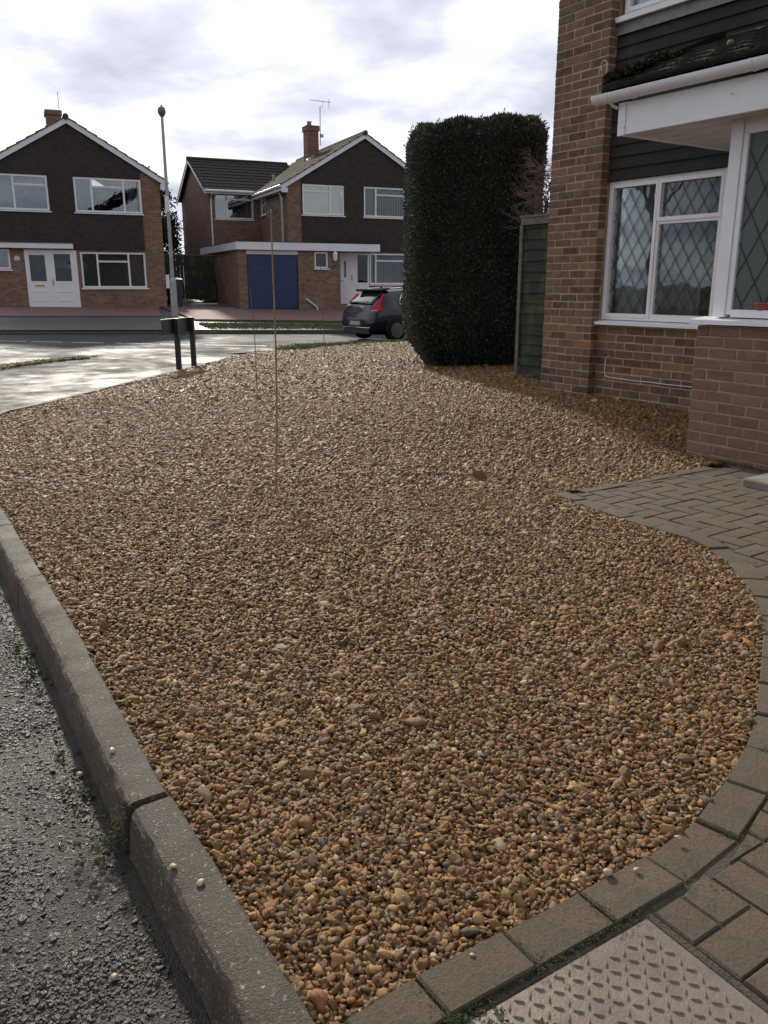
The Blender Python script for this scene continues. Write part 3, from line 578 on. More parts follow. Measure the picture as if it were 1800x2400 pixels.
# ------------------------------------------------------------------ paved path and chequer plate
RO = Vector((2.043, 8.35, 0.16)); RA = R(-56.0); RX = Vector((math.cos(RA), math.sin(RA), 0)); RY = Vector((-math.sin(RA), math.cos(RA), 0))   # house on the right: along its front (towards us), into it
def rw(u, v, z=0.0): p = RO+RX*u+RY*v; return Vector((p.x, p.y, RO.z+z))
def clip_half(poly, p, n):
    out = []
    for a, b in zip(poly, poly[1:]+poly[:1]):
        da, db = (a-p).dot(n), (b-p).dot(n)
        if da >= 0: out.append(a)
        if (da >= 0) != (db >= 0): out.append(a.lerp(b, da/(da-db)))
    return out
PLATE_C, PLATE_A = Vector((0.53, 1.402)), math.atan2(1.18-1.402, 0.18-0.53)
PX = Vector((math.cos(PLATE_A), math.sin(PLATE_A))); PY = Vector((-PX.y, PX.x)); PY = PY if PY.y < 0 else -PY
PW, PH = 0.60, 0.45
def build_path():
    root = struct(empty('paved_path'))
    base = MB(); 
    poly = [Vector(p) for p in BORDER]+[Vector((0.40, 0.35)), Vector((1.4, -0.8)), Vector((6, -0.8)), Vector((6, 5.66)), Vector((3.5, 5.66))]
    st = 0.04; out = np.array([(p.x, p.y) for p in poly]); gx = np.arange(-0.4, 3.2, st); gy = np.arange(-0.2, 6.0, st); GX, GY = np.meshgrid(gx, gy, indexing='ij')
    G = np.c_[GX.ravel(), GY.ravel()]; ok = (inside(G, out) & (segdist(G, BORDER) > 0.03)).reshape(GX.shape)
    for i in range(len(gx)-1):
        for j in range(len(gy)-1):
            if ok[i, j] and ok[i+1, j] and ok[i, j+1] and ok[i+1, j+1]: base.quad((gx[i], gy[j], -0.009), (gx[i+1], gy[j], -0.009), (gx[i+1], gy[j+1], -0.009), (gx[i], gy[j+1], -0.009))
    base.build('joint_sand', 'joint_sand', root)
    # border: stretchers laid end to end along the gravel
    bl = BORDER[2:-1]; ch = resample(bl, 0.207); end = Vector((*bl[-1], 0)); ch = ch+[end] if (end-ch[-1]).length > 0.05 else ch
    sides = [ch, resample([BORDER[0], BORDER[2]], 0.207)]
    def solid(name, pl, zt, mat='paver'):
        if len(pl) < 3: return None
        area = sum(a.x*b.y-b.x*a.y for a, b in zip(pl, pl[1:]+pl[:1]))/2
        if abs(area) < 0.0016: return None
        if area < 0: pl = pl[::-1]
        c = sum(pl, Vector((0, 0)))/len(pl); tx, ty = random.gauss(0, 0.006), random.gauss(0, 0.006)
        mb = MB(); k = len(pl); ins = [p+(c-p).normalized()*0.005 for p in pl]
        zz = lambda p: zt+(p.x-c.x)*tx+(p.y-c.y)*ty
        mb.v = [(p.x-c.x, p.y-c.y, -0.06) for p in pl]+[(p.x-c.x, p.y-c.y, zz(p)-0.005) for p in pl]+[(p.x-c.x, p.y-c.y, zz(p)) for p in ins]
        mb.f = [(j, (j+1) % k, k+(j+1) % k, k+j) for j in range(k)]+[(k+j, k+(j+1) % k, 2*k+(j+1) % k, 2*k+j) for j in range(k)]+[tuple(2*k+j for j in range(k))]
        return mb.build('paver', mat, root, (c.x, c.y, 0))
    lines = []
    for ch in sides:
        offs = []
        for i, p in enumerate(ch):
            d = (ch[min(i+1, len(ch)-1)]-ch[max(i-1, 0)]).normalized(); n = Vector((-d.y, d.x, 0))
            # the path lies to the right of / behind the border
            offs.append((p, n))
        test = ch[len(ch)//2]+offs[len(ch)//2][1]*0.1; sgn = 1 if inside(np.array([[test.x, test.y]]), out)[0] else -1
        for (p, n), (q, m) in zip(offs[:-1], offs[1:]):
            d = (q-p).normalized(); a, b = p+d*0.0025, q-d*0.0025; pl = [a, b, b+m*sgn*0.100, a+n*sgn*0.100]
            solid('paver', [Vector((w.x, w.y)) for w in pl], random.gauss(0.004, 0.003))
            lines.append((Vector((p.x, p.y)), Vector((q.x, q.y)), Vector((n.x, n.y))*sgn))
    # field: herringbone square to the house
    U = 0.1025; ux = Vector((RX.x, RX.y)); uy = Vector((RY.x, RY.y)); org = Vector((1.56, 5.18)); cells = []
    for i in range(-60, 60):
        for j in range(-40, 40):
            bx, by = i-2*j, i+2*j
            for x0, y0, w, h in ((bx, by, 2, 1), (bx+2, by-1, 1, 2)): cells.append((x0, y0, w, h))
    g = 0.0026
    for x0, y0, w, h in cells:
        c = org+ux*((x0+w/2)*U)+uy*((y0+h/2)*U)
        if not (0.0 < c.y < 5.8 and -0.2 < c.x < 0.55*c.y+0.75): continue
        if c.x > 3.0 or not inside(np.array([[c.x, c.y]]), out)[0] and segdist(np.array([[c.x, c.y]]), BORDER)[0] > 0.01: continue
        pl = [org+ux*(a*U)+uy*(b*U) for a, b in ((x0+g/U, y0+g/U), (x0+w-g/U, y0+g/U), (x0+w-g/U, y0+h-g/U), (x0+g/U, y0+h-g/U))]
        if segdist(np.array([[c.x, c.y]]), [p[0] for p in [(q,) for q in BORDER]])[0] < 0.26:
            for a, b, n in lines:
                mid = (a+b)/2
                if (mid-c).length < 0.21:
                    nn = n.normalized(); pl = clip_half(pl, mid+nn*0.1035, nn)
                    if len(pl) < 3: break
        if len(pl) < 3: continue
        # keep clear of the plate
        lc = c-PLATE_C; a, b = lc.dot(PX), lc.dot(PY)
        if -0.14 < a < PW+0.14 and -0.14 < b < PH+0.14:
            if 0.11 < a < PW and 0.11 < b < PH: continue
            if b < a: pl = clip_half(pl, PLATE_C-PY*0.012, -PY)
            else: pl = clip_half(pl, PLATE_C-PX*0.012, -PX)
            if len(pl) < 3: continue
        # and of the house
        q = c-Vector((RO.x, RO.y)); 
        if q.dot(uy) > -1.12 and q.dot(ux) > 1.9: continue
        sunk = -0.002-0.003*S((0.45-abs((c-Vector((1.1, 1.4))).length))/0.4)
        solid('paver', pl, sunk+random.gauss(0, 0.0016))
    return root
path_root = build_path()
def build_plate():
    t = empty('inspection_cover', (PLATE_C.x, PLATE_C.y, 0)); t.rotation_euler = (0, 0, math.atan2(PX.y, PX.x)); flip = -1 if PX.x*PY.y-PX.y*PY.x < 0 else 1
    tag(t, 'rusty steel chequer plate inspection cover set in the block paving', 'cover')
    def q(a, b): return (a, b*flip)
    mb = MB(); x0, y0 = q(0.012, 0.012); x1, y1 = q(PW, PH); mb.box(min(x0, x1), max(x0, x1), min(y0, y1), max(y0, y1), -0.035, -0.004); mb.build('plate', 'chequer_steel', t, bevel=0.002)
    mb = MB()
    for a0, a1, b0, b1 in ((-0.010, 0.006, -0.010, PH), (0.006, PW, -0.010, 0.006)):
        xa, ya = q(a0, b0); xb, yb = q(a1, b1); mb.box(min(xa, xb), max(xa, xb), min(ya, yb), max(ya, yb), -0.04, -0.008)
    mb.build('frame', 'joint_sand', t)
    # raised lugs, alternately turned
    def lug(ang):
        m = MB(); n = 8; ring = [(0.0112*math.cos(2*math.pi*k/n), 0.0025*math.sin(2*math.pi*k/n)) for k in range(n)]; ca, sa = math.cos(ang), math.sin(ang)
        r0 = [(x*ca-y*sa, x*sa+y*ca, -0.0042) for x, y in ring]; r1 = [(x*0.55*ca-y*0.4*sa, x*0.55*sa+y*0.35*ca, -0.0002) for x, y in ring]
        m.loft([r0, r1]); return m.mesh('lug', 'chequer_steel')
    base = -math.atan2(PX.y, PX.x)
    lugs = [lug(base+R(-12)), lug(base+R(78))]; s = 0.0262; k = 0
    ca, sa = math.cos(base+R(33)), math.sin(base+R(33))
    hole = q(0.25, 0.165)
    for i in range(-40, 40):
        for j in range(-40, 40):
            x, y = (i*ca-j*sa)*s*0.92, (i*sa+j*ca)*s*0.92
            b = y*flip
            if not (0.026 < x < PW-0.01 and 0.026 < b < PH-0.01): continue
            w = PLATE_C+PX*x+PY*b
            if w.y < 1.02 or w.x > 0.75: continue
            if (x-hole[0])**2+(y-hole[1])**2 < 0.0006: continue
            link('lug', lugs[(i+j) % 2], t, (x, y, 0)); k += 1
    mb = MB().lathe([(0.016, -0.0039), (0.012, -0.0030), (0.009, -0.0036)], 12, (hole[0], hole[1], 0)); mb.build('lifting_hole', 'black_paint', t, smooth=True)
    print('lugs', k)
build_plate()
def build_joint_moss():
    mb = MB()
    for _ in range(700):      # by the plate's upper edge and along the border joints
        t = random.random()*0.62; w = PLATE_C+PX*t-PY*random.uniform(0.004, 0.03); clump(mb, w.x, w.y, -0.005, random.uniform(0.003, 0.007), 7, 0.9)
    ch = resample(BORDER[2:-1], 0.207)
    for p in ch:
        d = min(range(len(ch)), key=lambda i: (ch[i]-p).length); a = (ch[min(d+1, len(ch)-1)]-ch[max(d-1, 0)]).normalized(); n = Vector((-a.y, a.x, 0)); n = n if n.x > 0 or n.y < 0 else -n
        if n.dot(Vector((1, -0.6, 0))) < 0: n = -n
        for _ in range(random.choice((4, 20, 40, 60))): q = p+n*random.uniform(0.03, 0.125)+a*random.gauss(0, 0.009); clump(mb, q.x, q.y, 0.003, random.uniform(0.0015, 0.0045), 6, 0.9)
    for _ in range(700):
        q = random.choice(ch[len(ch)//2:]); clump(mb, q.x+0.085+random.gauss(0, 0.035), q.y-0.07+random.gauss(0, 0.035), -0.001, random.uniform(0.0012, 0.004), 5, 0.9)
    for _ in range(160): clump(mb, 0.10+random.gauss(0, 0.06), 1.13+random.gauss(0, 0.03), -0.004, random.uniform(0.003, 0.009), 8, 0.9)
    for _ in range(220): p = rw(random.uniform(2.0, 2.9), -1.12+random.gauss(0, 0.03)); clump(mb, p.x, p.y, 0.0, random.uniform(0.004, 0.012), 7, 0.7)
    tag(mb.build('moss', 'moss'), 'dark green moss and debris in the joints of the block paving', 'moss', kind='stuff')
    # stray pebbles kicked onto kerb, paving and footway
    def stone(seed):
        random.seed(seed); bm = bmesh.new(); bmesh.ops.create_icosphere(bm, subdivisions=2, radius=1)
        o = Vector([random.uniform(-9, 9) for _ in range(3)])
        from mathutils import noise as mn
        for v in bm.verts: v.co = Vector((v.co.x*1.2, v.co.y*0.9, v.co.z*0.6))*(0.8+0.5*mn.noise(v.co*0.9+o))
        me = bpy.data.meshes.new('pebble'); bm.to_mesh(me); bm.free(); me.materials.append(M['loose_pebble'])
        for p in me.polygons: p.use_smooth = True
        return me
    ms = [stone(k) for k in range(3)]; random.seed(11)
    spots = [((263, 1761), 0.022, 0.011, 'pale pebble lying on the second kerb stone'), ((407, 2033), 0.021, 0.010, 'whitish pebble on the near kerb stone'), ((470, 2072), 0.021, 0.011, 'grey pebble on the near kerb stone close to the gravel'), ((188, 1817), -0.10, 0.011, 'pale pebble on the tarmac beside the kerb'), ((269, 2292), -0.10, 0.010, 'small pebble alone on the tarmac by the mossy gutter'),
             ((1588, 1966), 0.006, 0.009, 'buff pebble standing on a border paver'), ((1492, 2040), 0.006, 0.008, 'white stone chip on a border paver'), ((1425, 2048), 0.006, 0.013, 'pale triangular stone at the gravel edge on the border'), ((1107, 2240), 0.006, 0.006, 'tiny white chip on the border paver by the cover')]
    for (px, z, r, lab) in spots:
        p = gnd(*px, z); o = link('pebble', random.choice(ms), None, (p.x, p.y, z+r*0.35), random.uniform(0, 6)); o.scale = (r, r, r); tag(o, lab, 'pebble', 'stray pebbles off the gravel')
build_joint_moss()
# ------------------------------------------------------------------ windows and walls
def facade(mb, x0, x1, zb, top, holes, y0, y1, breaks=()):
    """wall between x0 and x1 from zb up to the piecewise linear line top(x), with rectangular openings"""
    xs = sorted({x0, x1, *[b for b in breaks if x0 < b < x1], *[h[k] for h in holes for k in (0, 1) if x0 < h[k] < x1]})
    for a, b in zip(xs[:-1], xs[1:]):
        m = (a+b)/2; hs = sorted([(h[2], h[3]) for h in holes if h[0] <= m <= h[1]]); z = zb
        for h0, h1 in hs:
            if h0 > z+1e-4: mb.slab(a, b, y0, y1, z, z, h0, h0)
            z = max(z, h1)
        if top(m) > z+1e-3: mb.slab(a, b, y0, y1, z, z, top(a), top(b))
    return mb
def window(parent, x0, x1, z0, z1, y, lights, fw=0.065, mat='upvc_white', glass='glass_clear', depth=0.07, sill=0.06, behind=None, proud=0.012):
    """framed window at depth y; lights: (x0,x1,z0,z1,opens) as fractions of the opening. Part 'window' with sub-parts pane, sill, blind"""
    W, Hh = x1-x0, z1-z0; rect = []
    for (a, b, c, d, op) in lights:
        l = fw if a <= 0 else fw*0.5; r = fw if b >= 1 else fw*0.5; bo = fw if c <= 0 else fw*0.5; t = fw if d >= 1 else fw*0.5
        rect.append((x0+a*W+l, x0+b*W-r, z0+c*Hh+bo, z0+d*Hh-t, op))
    mb = MB(); xs = sorted({x0, x1, *[q[k] for q in rect for k in (0, 1)]})
    for a, b in zip(xs[:-1], xs[1:]):
        m = (a+b)/2; hs = sorted((q[2], q[3]) for q in rect if q[0] < m < q[1]); z = z0
        for h0, h1 in hs:
            if h0 > z+1e-4: mb.box(a, b, y, y+depth, z, h0)
            z = max(z, h1)
        if z1 > z+1e-4: mb.box(a, b, y, y+depth, z, z1)
    for q in rect:
        if q[4]:         # opening sash stands proud of the frame
            s = fw*0.55; X0, X1, Z0, Z1 = q[0]-s, q[1]+s, q[2]-s, q[3]+s
            for bx in ((X0, q[0], Z0, Z1), (q[1], X1, Z0, Z1), (q[0], q[1], Z0, q[2]), (q[0], q[1], q[3], Z1)): mb.box(bx[0], bx[1], y-proud, y+0.002, bx[2], bx[3])
    w = mb.build('window', mat, parent)
    for q in rect: MB().box(q[0]-0.006, q[1]+0.006, y+0.028, y+0.036, q[2]-0.006, q[3]+0.006).build('pane', glass, w)
    if sill: MB().hexa([(x0-0.05, y-sill, z0-0.055), (x1+0.05, y-sill, z0-0.055), (x1+0.05, y+0.03, z0-0.055), (x0-0.05, y+0.03, z0-0.055), (x0-0.05, y-sill, z0-0.022), (x1+0.05, y-sill, z0-0.022), (x1+0.05, y+0.03, z0-0.003), (x0-0.05, y+0.03, z0-0.003)]).build('sill', mat, w)
    if behind == 'vertical':
        mb = MB(); n = int((x1-x0)/0.085)
        for i in range(n):
            xx = x0+fw+(x1-x0-2*fw)*(i+0.5)/n; mb.hexa([(xx-0.038, y+0.14, z0+0.06), (xx+0.034, y+0.165, z0+0.06), (xx+0.034, y+0.168, z0+0.06), (xx-0.038, y+0.143, z0+0.06)]+[(xx-0.038, y+0.14, z1-0.05), (xx+0.034, y+0.165, z1-0.05), (xx+0.034, y+0.168, z1-0.05), (xx-0.038, y+0.143, z1-0.05)])
        mb.build('blind', 'blind_white', w)
    if behind == 'venetian':
        mb = MB(); z = z0+0.1
        while z < z1-0.08: mb.hexa([(x0+0.05, y+0.13, z), (x1-0.05, y+0.13, z), (x1-0.05, y+0.16, z+0.018), (x0+0.05, y+0.16, z+0.018), (x0+0.05, y+0.13, z+0.002), (x1-0.05, y+0.13, z+0.002), (x1-0.05, y+0.16, z+0.02), (x0+0.05, y+0.16, z+0.02)]); z += 0.034
        mb.build('blind', 'blind_dark', w)
    if behind == 'net':
        mb = MB(); n = 40
        for i in range(n):
            xa, xb = x0+0.04+(x1-x0-0.08)*i/n, x0+0.04+(x1-x0-0.08)*(i+1)/n; mb.quad((xa, y+0.16+0.012*math.sin(i*1.9), z0), (xb, y+0.16+0.012*math.sin((i+1)*1.9), z0), (xb, y+0.16+0.012*math.sin((i+1)*1.9), z1), (xa, y+0.16+0.012*math.sin(i*1.9), z1))
        mb.build('curtain', 'net', w)
    if behind == 'curtains':
        mb = MB()
        for xa, xb in ((x0+0.03, x0+0.28*(x1-x0)), (x1-0.2*(x1-x0), x1-0.03)):
            n = 16
            for i in range(n): a, b = xa+(xb-xa)*i/n, xa+(xb-xa)*(i+1)/n; mb.quad((a, y+0.18+0.02*math.sin(i*1.7), z0), (b, y+0.18+0.02*math.sin((i+1)*1.7), z0), (b, y+0.18+0.02*math.sin((i+1)*1.7), z1), (a, y+0.18+0.02*math.sin(i*1.7), z1))
        mb.build('curtain', 'curtain', w)
    return w
def roof_slope(parent, name, mat, xe, ze, xr, zr, y0, y1, rows, axis='x', thick=0.045, roll=0.30):
    """tiled slope from eaves (xe,ze) to ridge (xr,zr) running y0..y1; every course is a part, stepped over the one below"""
    dx, dz = xr-xe, zr-ze; L = math.hypot(dx, dz); ux, uz = dx/L, dz/L; nx, nz = -uz*(1 if dx > 0 else -1), abs(ux)
    if dx < 0: nx = uz
    out = []
    for k in range(rows):
        t0, t1 = L*k/rows, L*(k+1)/rows+0.05; mb = MB(); n = max(2, int((y1-y0)/roll*2)); prof = []
        for i in range(n+1):
            yy = y0+(y1-y0)*i/n; bump = 0.022*(i % 2)
            prof.append((yy, bump))
        def pt(t, off, yy): p = (xe+ux*t+nx*off, yy, ze+uz*t+nz*off); return p if axis == 'x' else (p[1], p[0], p[2])
        ring = []
        for yy, b in prof: ring.append([pt(t0, 0.0, yy), pt(t0, thick+b, yy), pt(min(t1, L), 0.012+b*0.9, yy), pt(min(t1, L), -0.012, yy)])
        mb.loft(ring); o = mb.build('tile_course', mat, parent); bm = bmesh.new(); bm.from_mesh(o.data); bmesh.ops.recalc_face_normals(bm, faces=bm.faces); bm.to_mesh(o.data); bm.free(); out.append(o)
    return out
def tubes(parent, name, mat, pts, r, n=10): return autosmooth(MB().tube(pts, r, n).build(name, mat, parent), 40)
# ------------------------------------------------------------------ house across the street with the double front door
def build_house_left():
    t = empty('brick_house', (-8.1316, 33.034, 0.37), R(24)); tag(t, 'gabled brick house with dark tile hanging and white double front door', 'house')
    xl, xr, xa, ze, za = -6.43, -0.25, -3.34, 4.62, 6.42
    top = lambda x: za-(za-ze)*abs(x-xa)/(xr-xa)
    UW = (-3.28, -0.94, 3.40, 4.58); UL = (-6.10, -4.15, 3.40, 4.58); LW = (-3.27, -0.95, 0.75, 2.02); DW = (-5.16, -3.46, 0.04, 2.07); TW = (-6.3, -5.63, 1.39, 2.08)
    holes = [UW, UL, LW, DW, TW]
    MB_ = facade(MB(), xl, xr, -0.5, top, holes, 0.0, 0.12, (xa,)); MB_.build('front_wall', 'wallbrick_far', t)
    facade(MB(), xl+0.02, -0.945, 2.09, lambda x: top(x)-0.02, [UW, UL], -0.045, -0.003, (xa,)).build('tile_cladding', 'tile_hanging', t)
    mb = MB(); mb.slab(xl+0.002, xl+0.12, 0.122, 9.0, -0.5, -0.5, ze-0.02, ze+0.05); mb.slab(xr-0.12, xr-0.002, 0.122, 9.0, -0.5, -0.5, ze+0.05, ze-0.02); mb.box(xl+0.122, xr-0.122, 8.9, 9.0, -0.5, ze); mb.box(xl+0.122, xr-0.122, 0.122, 8.898, 2.35, 2.5); mb.build('side_wall', 'wallbrick_far', t)
    MB().box(xl+0.125, xr-0.125, 3.2, 3.25, -0.4, 4.6).build('partition', 'room_dark', t)
    # roof
    roof = link('roof', MB().hexa([(xl, 0.0, ze-0.03), (xa, 0, za-0.03), (xa, 9, za-0.03), (xl, 9, ze-0.03), (xl, 0, ze-0.02), (xa, 0, za-0.02), (xa, 9, za-0.02), (xl, 9, ze-0.02)]).mesh('roof', 'roof_dark'), t)
    sl = (za-ze)/(xr-xa); ov = 0.24
    for sgn in (-1, 1): roof_slope(roof, 'tile_course', 'roof_mossy', xa+sgn*(xr-xa+ov), ze-sl*ov+0.10, xa, za+0.10, -0.16, 9.1, 10)
    autosmooth(MB().tube([(xa, -0.2, za+0.11), (xa, 9.1, za+0.11)], 0.10, 8).build('ridge_tile', 'roof_mossy', roof), 40)
    for sgn in (-1, 1):
        xe = xa+sgn*(xr-xa+ov); mb = MB(); a, b = sorted((xe, xa)); f = lambda x: za-sl*abs(x-xa)
        mb.slab(a, b, -0.13, -0.10, f(a)-0.10, f(b)-0.10, f(a)+0.10, f(b)+0.10); mb.slab(a, b, -0.10, -0.046, f(a)-0.06, f(b)-0.06, f(a)+0.05, f(b)+0.05); mb.box(min(xe, xe-sgn*0.22), max(xe, xe-sgn*0.22), -0.128, -0.03, ze-sl*ov-0.22, ze-sl*ov-0.02); mb.build('bargeboard', 'white_paint', t)
    tubes(t, 'gutter', 'upvc_white', [(xr+ov+0.05, -0.12, ze-0.12), (xr+ov+0.05, 9, ze-0.12)], 0.055)
    ch = MB().box(-3.72, -3.18, 3.9, 4.6, 5.9, 7.35); ch.box(-3.76, -3.14, 3.86, 4.64, 7.25, 7.42); ch.build('chimney', 'wallbrick_far', t)
    tubes(t, 'aerial_mast', 'metal_grey', [(-3.2, 4.2, 7.0), (-3.21, 4.2, 8.15)], 0.014, 6)
    # windows
    L3 = [(0, 0.255, 0, 1, False), (0.255, 0.735, 0, 0.74, False), (0.255, 0.735, 0.74, 1, True), (0.735, 1, 0, 1, False)]
    window(t, *UW, -0.03, L3, glass='glass_sky', behind='curtains'); window(t, *UL, -0.03, [(0, 0.42, 0, 1, False), (0.42, 1, 0, 0.72, False), (0.42, 1, 0.72, 1, True)], glass='glass_sky', behind='net')
    window(t, *LW, 0.02, L3, behind='venetian', sill=0.09); window(t, *TW, 0.02, [(0, 1, 0, 1, True)], glass='glass_sky', behind='net', sill=0.09)
    # porch: canopy, door, side light, glazed return
    mb = MB().box(-6.9, -3.50, -0.26, 0.0, 2.11, 2.29); mb.build('canopy', 'white_paint', t, bevel=0.01)
    MB().box(-6.92, -3.48, -0.28, -0.0, 2.292, 2.312).build('canopy_flashing', 'lead_grey', t)
    d = window(t, -5.16, -3.46, 0.05, 2.075, -0.02, [(0.06, 0.42, 0.44, 0.93, False), (0.55, 0.93, 0.44, 0.95, False)], fw=0.085, sill=0, behind=None, glass='glass_clear'); d.name = 'door'
    for a, b in ((-5.0, -4.76), (-4.66, -4.44), (-4.12, -3.66)):
        for z in (0.62, 0.30): MB().box(a, b, -0.034, -0.0205, z-0.02, z+0.02).build('door_moulding', 'upvc_white', d)
    MB().box(-4.90, -4.58, -0.036, -0.0205, 0.80, 0.86).build('letter_box', 'brass', d)
    MB().box(-4.30, -4.26, -0.045, -0.0205, 0.84, 1.06).build('door_handle', 'metal_grey', d)
    MB().box(-3.459, -3.40, -0.02, 0.0, 0.05, 2.07).build('door_post', 'upvc_white', t); MB().box(-5.2, -3.38, -0.10, 0.0, -0.02, 0.048).build('door_sill', 'upvc_white', t)
    MB().box(-5.1, -3.5, 0.5, 0.54, 0.05, 2.05).build('hall_curtain', 'net', t)
    MB().box(-7.5, -5.17, -0.10, 0.0, -0.12, -0.07).build('pipe_cover', 'upvc_cream', t)
    mb = MB(); mb.prism([(-5.5, 0), (-5.32, 0), (-5.32, 0.10), (-5.36, 0.15), (-5.46, 0.15), (-5.5, 0.10)], 0, 0.02); o = mb.build('number_plaque', 'upvc_cream', t); o.rotation_euler = (R(90), 0, 0); o.location = (0, -0.002, 1.70)
    return t
build_house_left()
# ------------------------------------------------------------------ house across the street with the blue garage
def build_house_garage():
    t = empty('brick_house', (-8.0503, 32.851, 0.30), R(24)); tag(t, 'brick house with flat roofed garage, blue door and mossy gable roof', 'house')
    G = 0.9; xl, xr, xa, ze, za = 4.93, 11.70, 8.31, 4.86, 6.84
    top = lambda x: za-(za-ze)*abs(x-xa)/(xr-xa)
    UL = (5.56, 7.37, 3.71, 4.88); UR = (8.27, 10.75, 3.70, 4.89); LR = (8.55, 10.9, 0.95, 2.23); DR = (6.97, 8.52, 0.14, 2.25)
    holes = [UL, UR, LR, DR]
    facade(MB(), xl, xr, -0.5, top, holes, G, G+0.12, (xa,)).build('front_wall', 'wallbrick_far', t)
    facade(MB(), 5.52, xr-0.6, 2.30, lambda x: top(x)-0.02, [UL, UR], G-0.045, G-0.003, (xa,)).build('tile_cladding', 'tile_hanging', t)
    # sides of the gable block; a slot window in the left one
    mb = MB(); mb.box(xl+0.002, xl+0.12, G+0.122, 4.05, -0.5, ze); mb.box(xl+0.002, xl+0.12, 4.72, 9.5, -0.5, ze); mb.box(xl+0.002, xl+0.12, 4.052, 4.718, -0.5, 3.9); mb.box(xr-0.12, xr-0.002, G+0.122, 9.5, -0.5, ze); mb.box(xl+0.122, xr-0.122, 9.4, 9.5, -0.5, ze); mb.box(xl+0.122, xr-0.122, G+0.122, 9.398, 2.35, 2.5); mb.build('side_wall', 'wallbrick_far', t)
    MB().box(xl+0.125, xr-0.125, 3.9, 3.95, -0.4, 4.8).build('partition', 'room_dark', t)
    sw = MB(); 
    for a, b, c, d in ((4.05, 4.11, 3.9, 4.86), (4.66, 4.72, 3.9, 4.86), (4.11, 4.66, 3.9, 3.96), (4.11, 4.66, 4.80, 4.86), (4.11, 4.66, 4.50, 4.55)): sw.box(xl-0.01, xl+0.06, a, b, c, d)
    w = sw.build('window', 'upvc_white', t); MB().box(xl+0.03, xl+0.035, 4.1, 4.67, 3.95, 4.81).build('pane', 'glass_clear', w); MB().box(xl-0.07, xl+0.02, 4.0, 4.77, 3.86, 3.897).build('sill', 'upvc_white', w)
    # main roof
    sl = (za-ze)/(xr-xa); ov = 0.24
    roof = link('roof', MB().hexa([(xl, G, ze-0.03), (xa, G, za-0.03), (xa, 9.5, za-0.03), (xl, 9.5, ze-0.03), (xl, G, ze-0.02), (xa, G, za-0.02), (xa, 9.5, za-0.02), (xl, 9.5, ze-0.02)]).mesh('roof', 'roof_dark'), t)
    for sgn in (-1, 1): roof_slope(roof, 'tile_course', 'roof_mossy', xa+sgn*(xr-xa+ov), ze-sl*ov+0.10, xa, za+0.10, G-0.16, 9.6, 11)
    autosmooth(MB().tube([(xa, G-0.2, za+0.11), (xa, 9.6, za+0.11)], 0.10, 8).build('ridge_tile', 'roof_mossy', roof), 40)
    for sgn in (-1, 1):
        xe = xa+sgn*(xr-xa+ov); mb = MB(); a, b = sorted((xe, xa)); f = lambda x: za-sl*abs(x-xa)
        mb.slab(a, b, G-0.13, G-0.10, f(a)-0.10, f(b)-0.10, f(a)+0.10, f(b)+0.10); mb.slab(a, b, G-0.10, G-0.046, f(a)-0.06, f(b)-0.06, f(a)+0.05, f(b)+0.05); mb.box(min(xe, xe-sgn*0.24), max(xe, xe-sgn*0.24), G-0.128, G-0.02, ze-sl*ov-0.20, ze-sl*ov-0.02); mb.build('bargeboard', 'white_paint', t)
    MB().box(xl-ov-0.03, xl-ov, G-0.1, 5.2, ze-sl*ov-0.13, ze-sl*ov+0.06).build('fascia', 'white_paint', t); MB().box(xl-ov, xl-0.002, G-0.02, 5.2, ze-sl*ov-0.13, ze-sl*ov-0.11).build('soffit', 'white_paint', t)
    tubes(t, 'gutter', 'upvc_white', [(xl-ov-0.08, G-0.1, ze-0.10), (xl-ov-0.08, 5.0, ze-0.12)], 0.055)
    ch = MB().box(7.21, 7.73, 4.8, 5.4, 6.0, 7.72); ch.box(7.17, 7.77, 4.76, 5.44, 7.58, 7.80); chm = ch.build('chimney', 'wallbrick_wine', roof)
    MB().lathe([(0.11, 0), (0.10, 0.16), (0.12, 0.17), (0.12, 0.20), (0.08, 0.20)], 10, (7.40, 5.1, 7.80)).build('chimney_pot', 'clay', roof, smooth=True)
    mb = MB().hexa([(7.1, 4.55, 6.20), (7.45, 4.55, 6.40), (7.45, 4.79, 6.40), (7.1, 4.79, 6.20), (7.1, 4.55, 6.30), (7.45, 4.55, 6.50), (7.45, 4.79, 6.56), (7.1, 4.79, 6.38)]); mb.build('flashing', 'metal_grey', roof)
    # television aerial on the chimney
    mb = MB().tube([(7.84, 4.9, 7.0), (7.86, 4.9, 8.62)], 0.02, 6); mb.tube([(7.3, 4.6, 8.80), (8.45, 5.1, 8.86)], 0.012, 5); mb.tube([(7.90, 4.9, 8.6), (7.98, 4.92, 8.62), (8.02, 4.93, 8.84)], 0.012, 5)
    for k in range(9): x = 7.32+0.09*k; y = 4.61+0.039*k; mb.tube([(x+0.05, y-0.13, 8.80+0.005*k), (x-0.05, y+0.13, 8.80+0.005*k)], 0.005, 4)
    for dz in (-0.22, -0.12, 0.06, 0.14): mb.tube([(8.28+abs(dz)*0.2, 4.9, 8.85+dz), (8.34+abs(dz)*0.2, 5.2, 8.85+dz)], 0.005, 4)
    mb.tube([(8.30, 5.03, 8.62), (8.34, 5.05, 9.0)], 0.008, 4); mb.box(7.86, 7.98, 4.84, 4.96, 7.35, 7.48); mb.build('television_aerial', 'metal_grey', roof)
    # two-storey side extension
    E = 5.2; el, er, ee, er_z, eb = 2.68, 5.0, 4.92, 6.55, 11.2; mid = (E+eb)/2
    EW = (2.97, 4.70, 3.76, 4.88)
    facade(MB(), el, xl, -0.5, lambda x: ee, [EW], E, E+0.12).build('extension_wall', 'wallbrick_far', t)
    mb = MB()
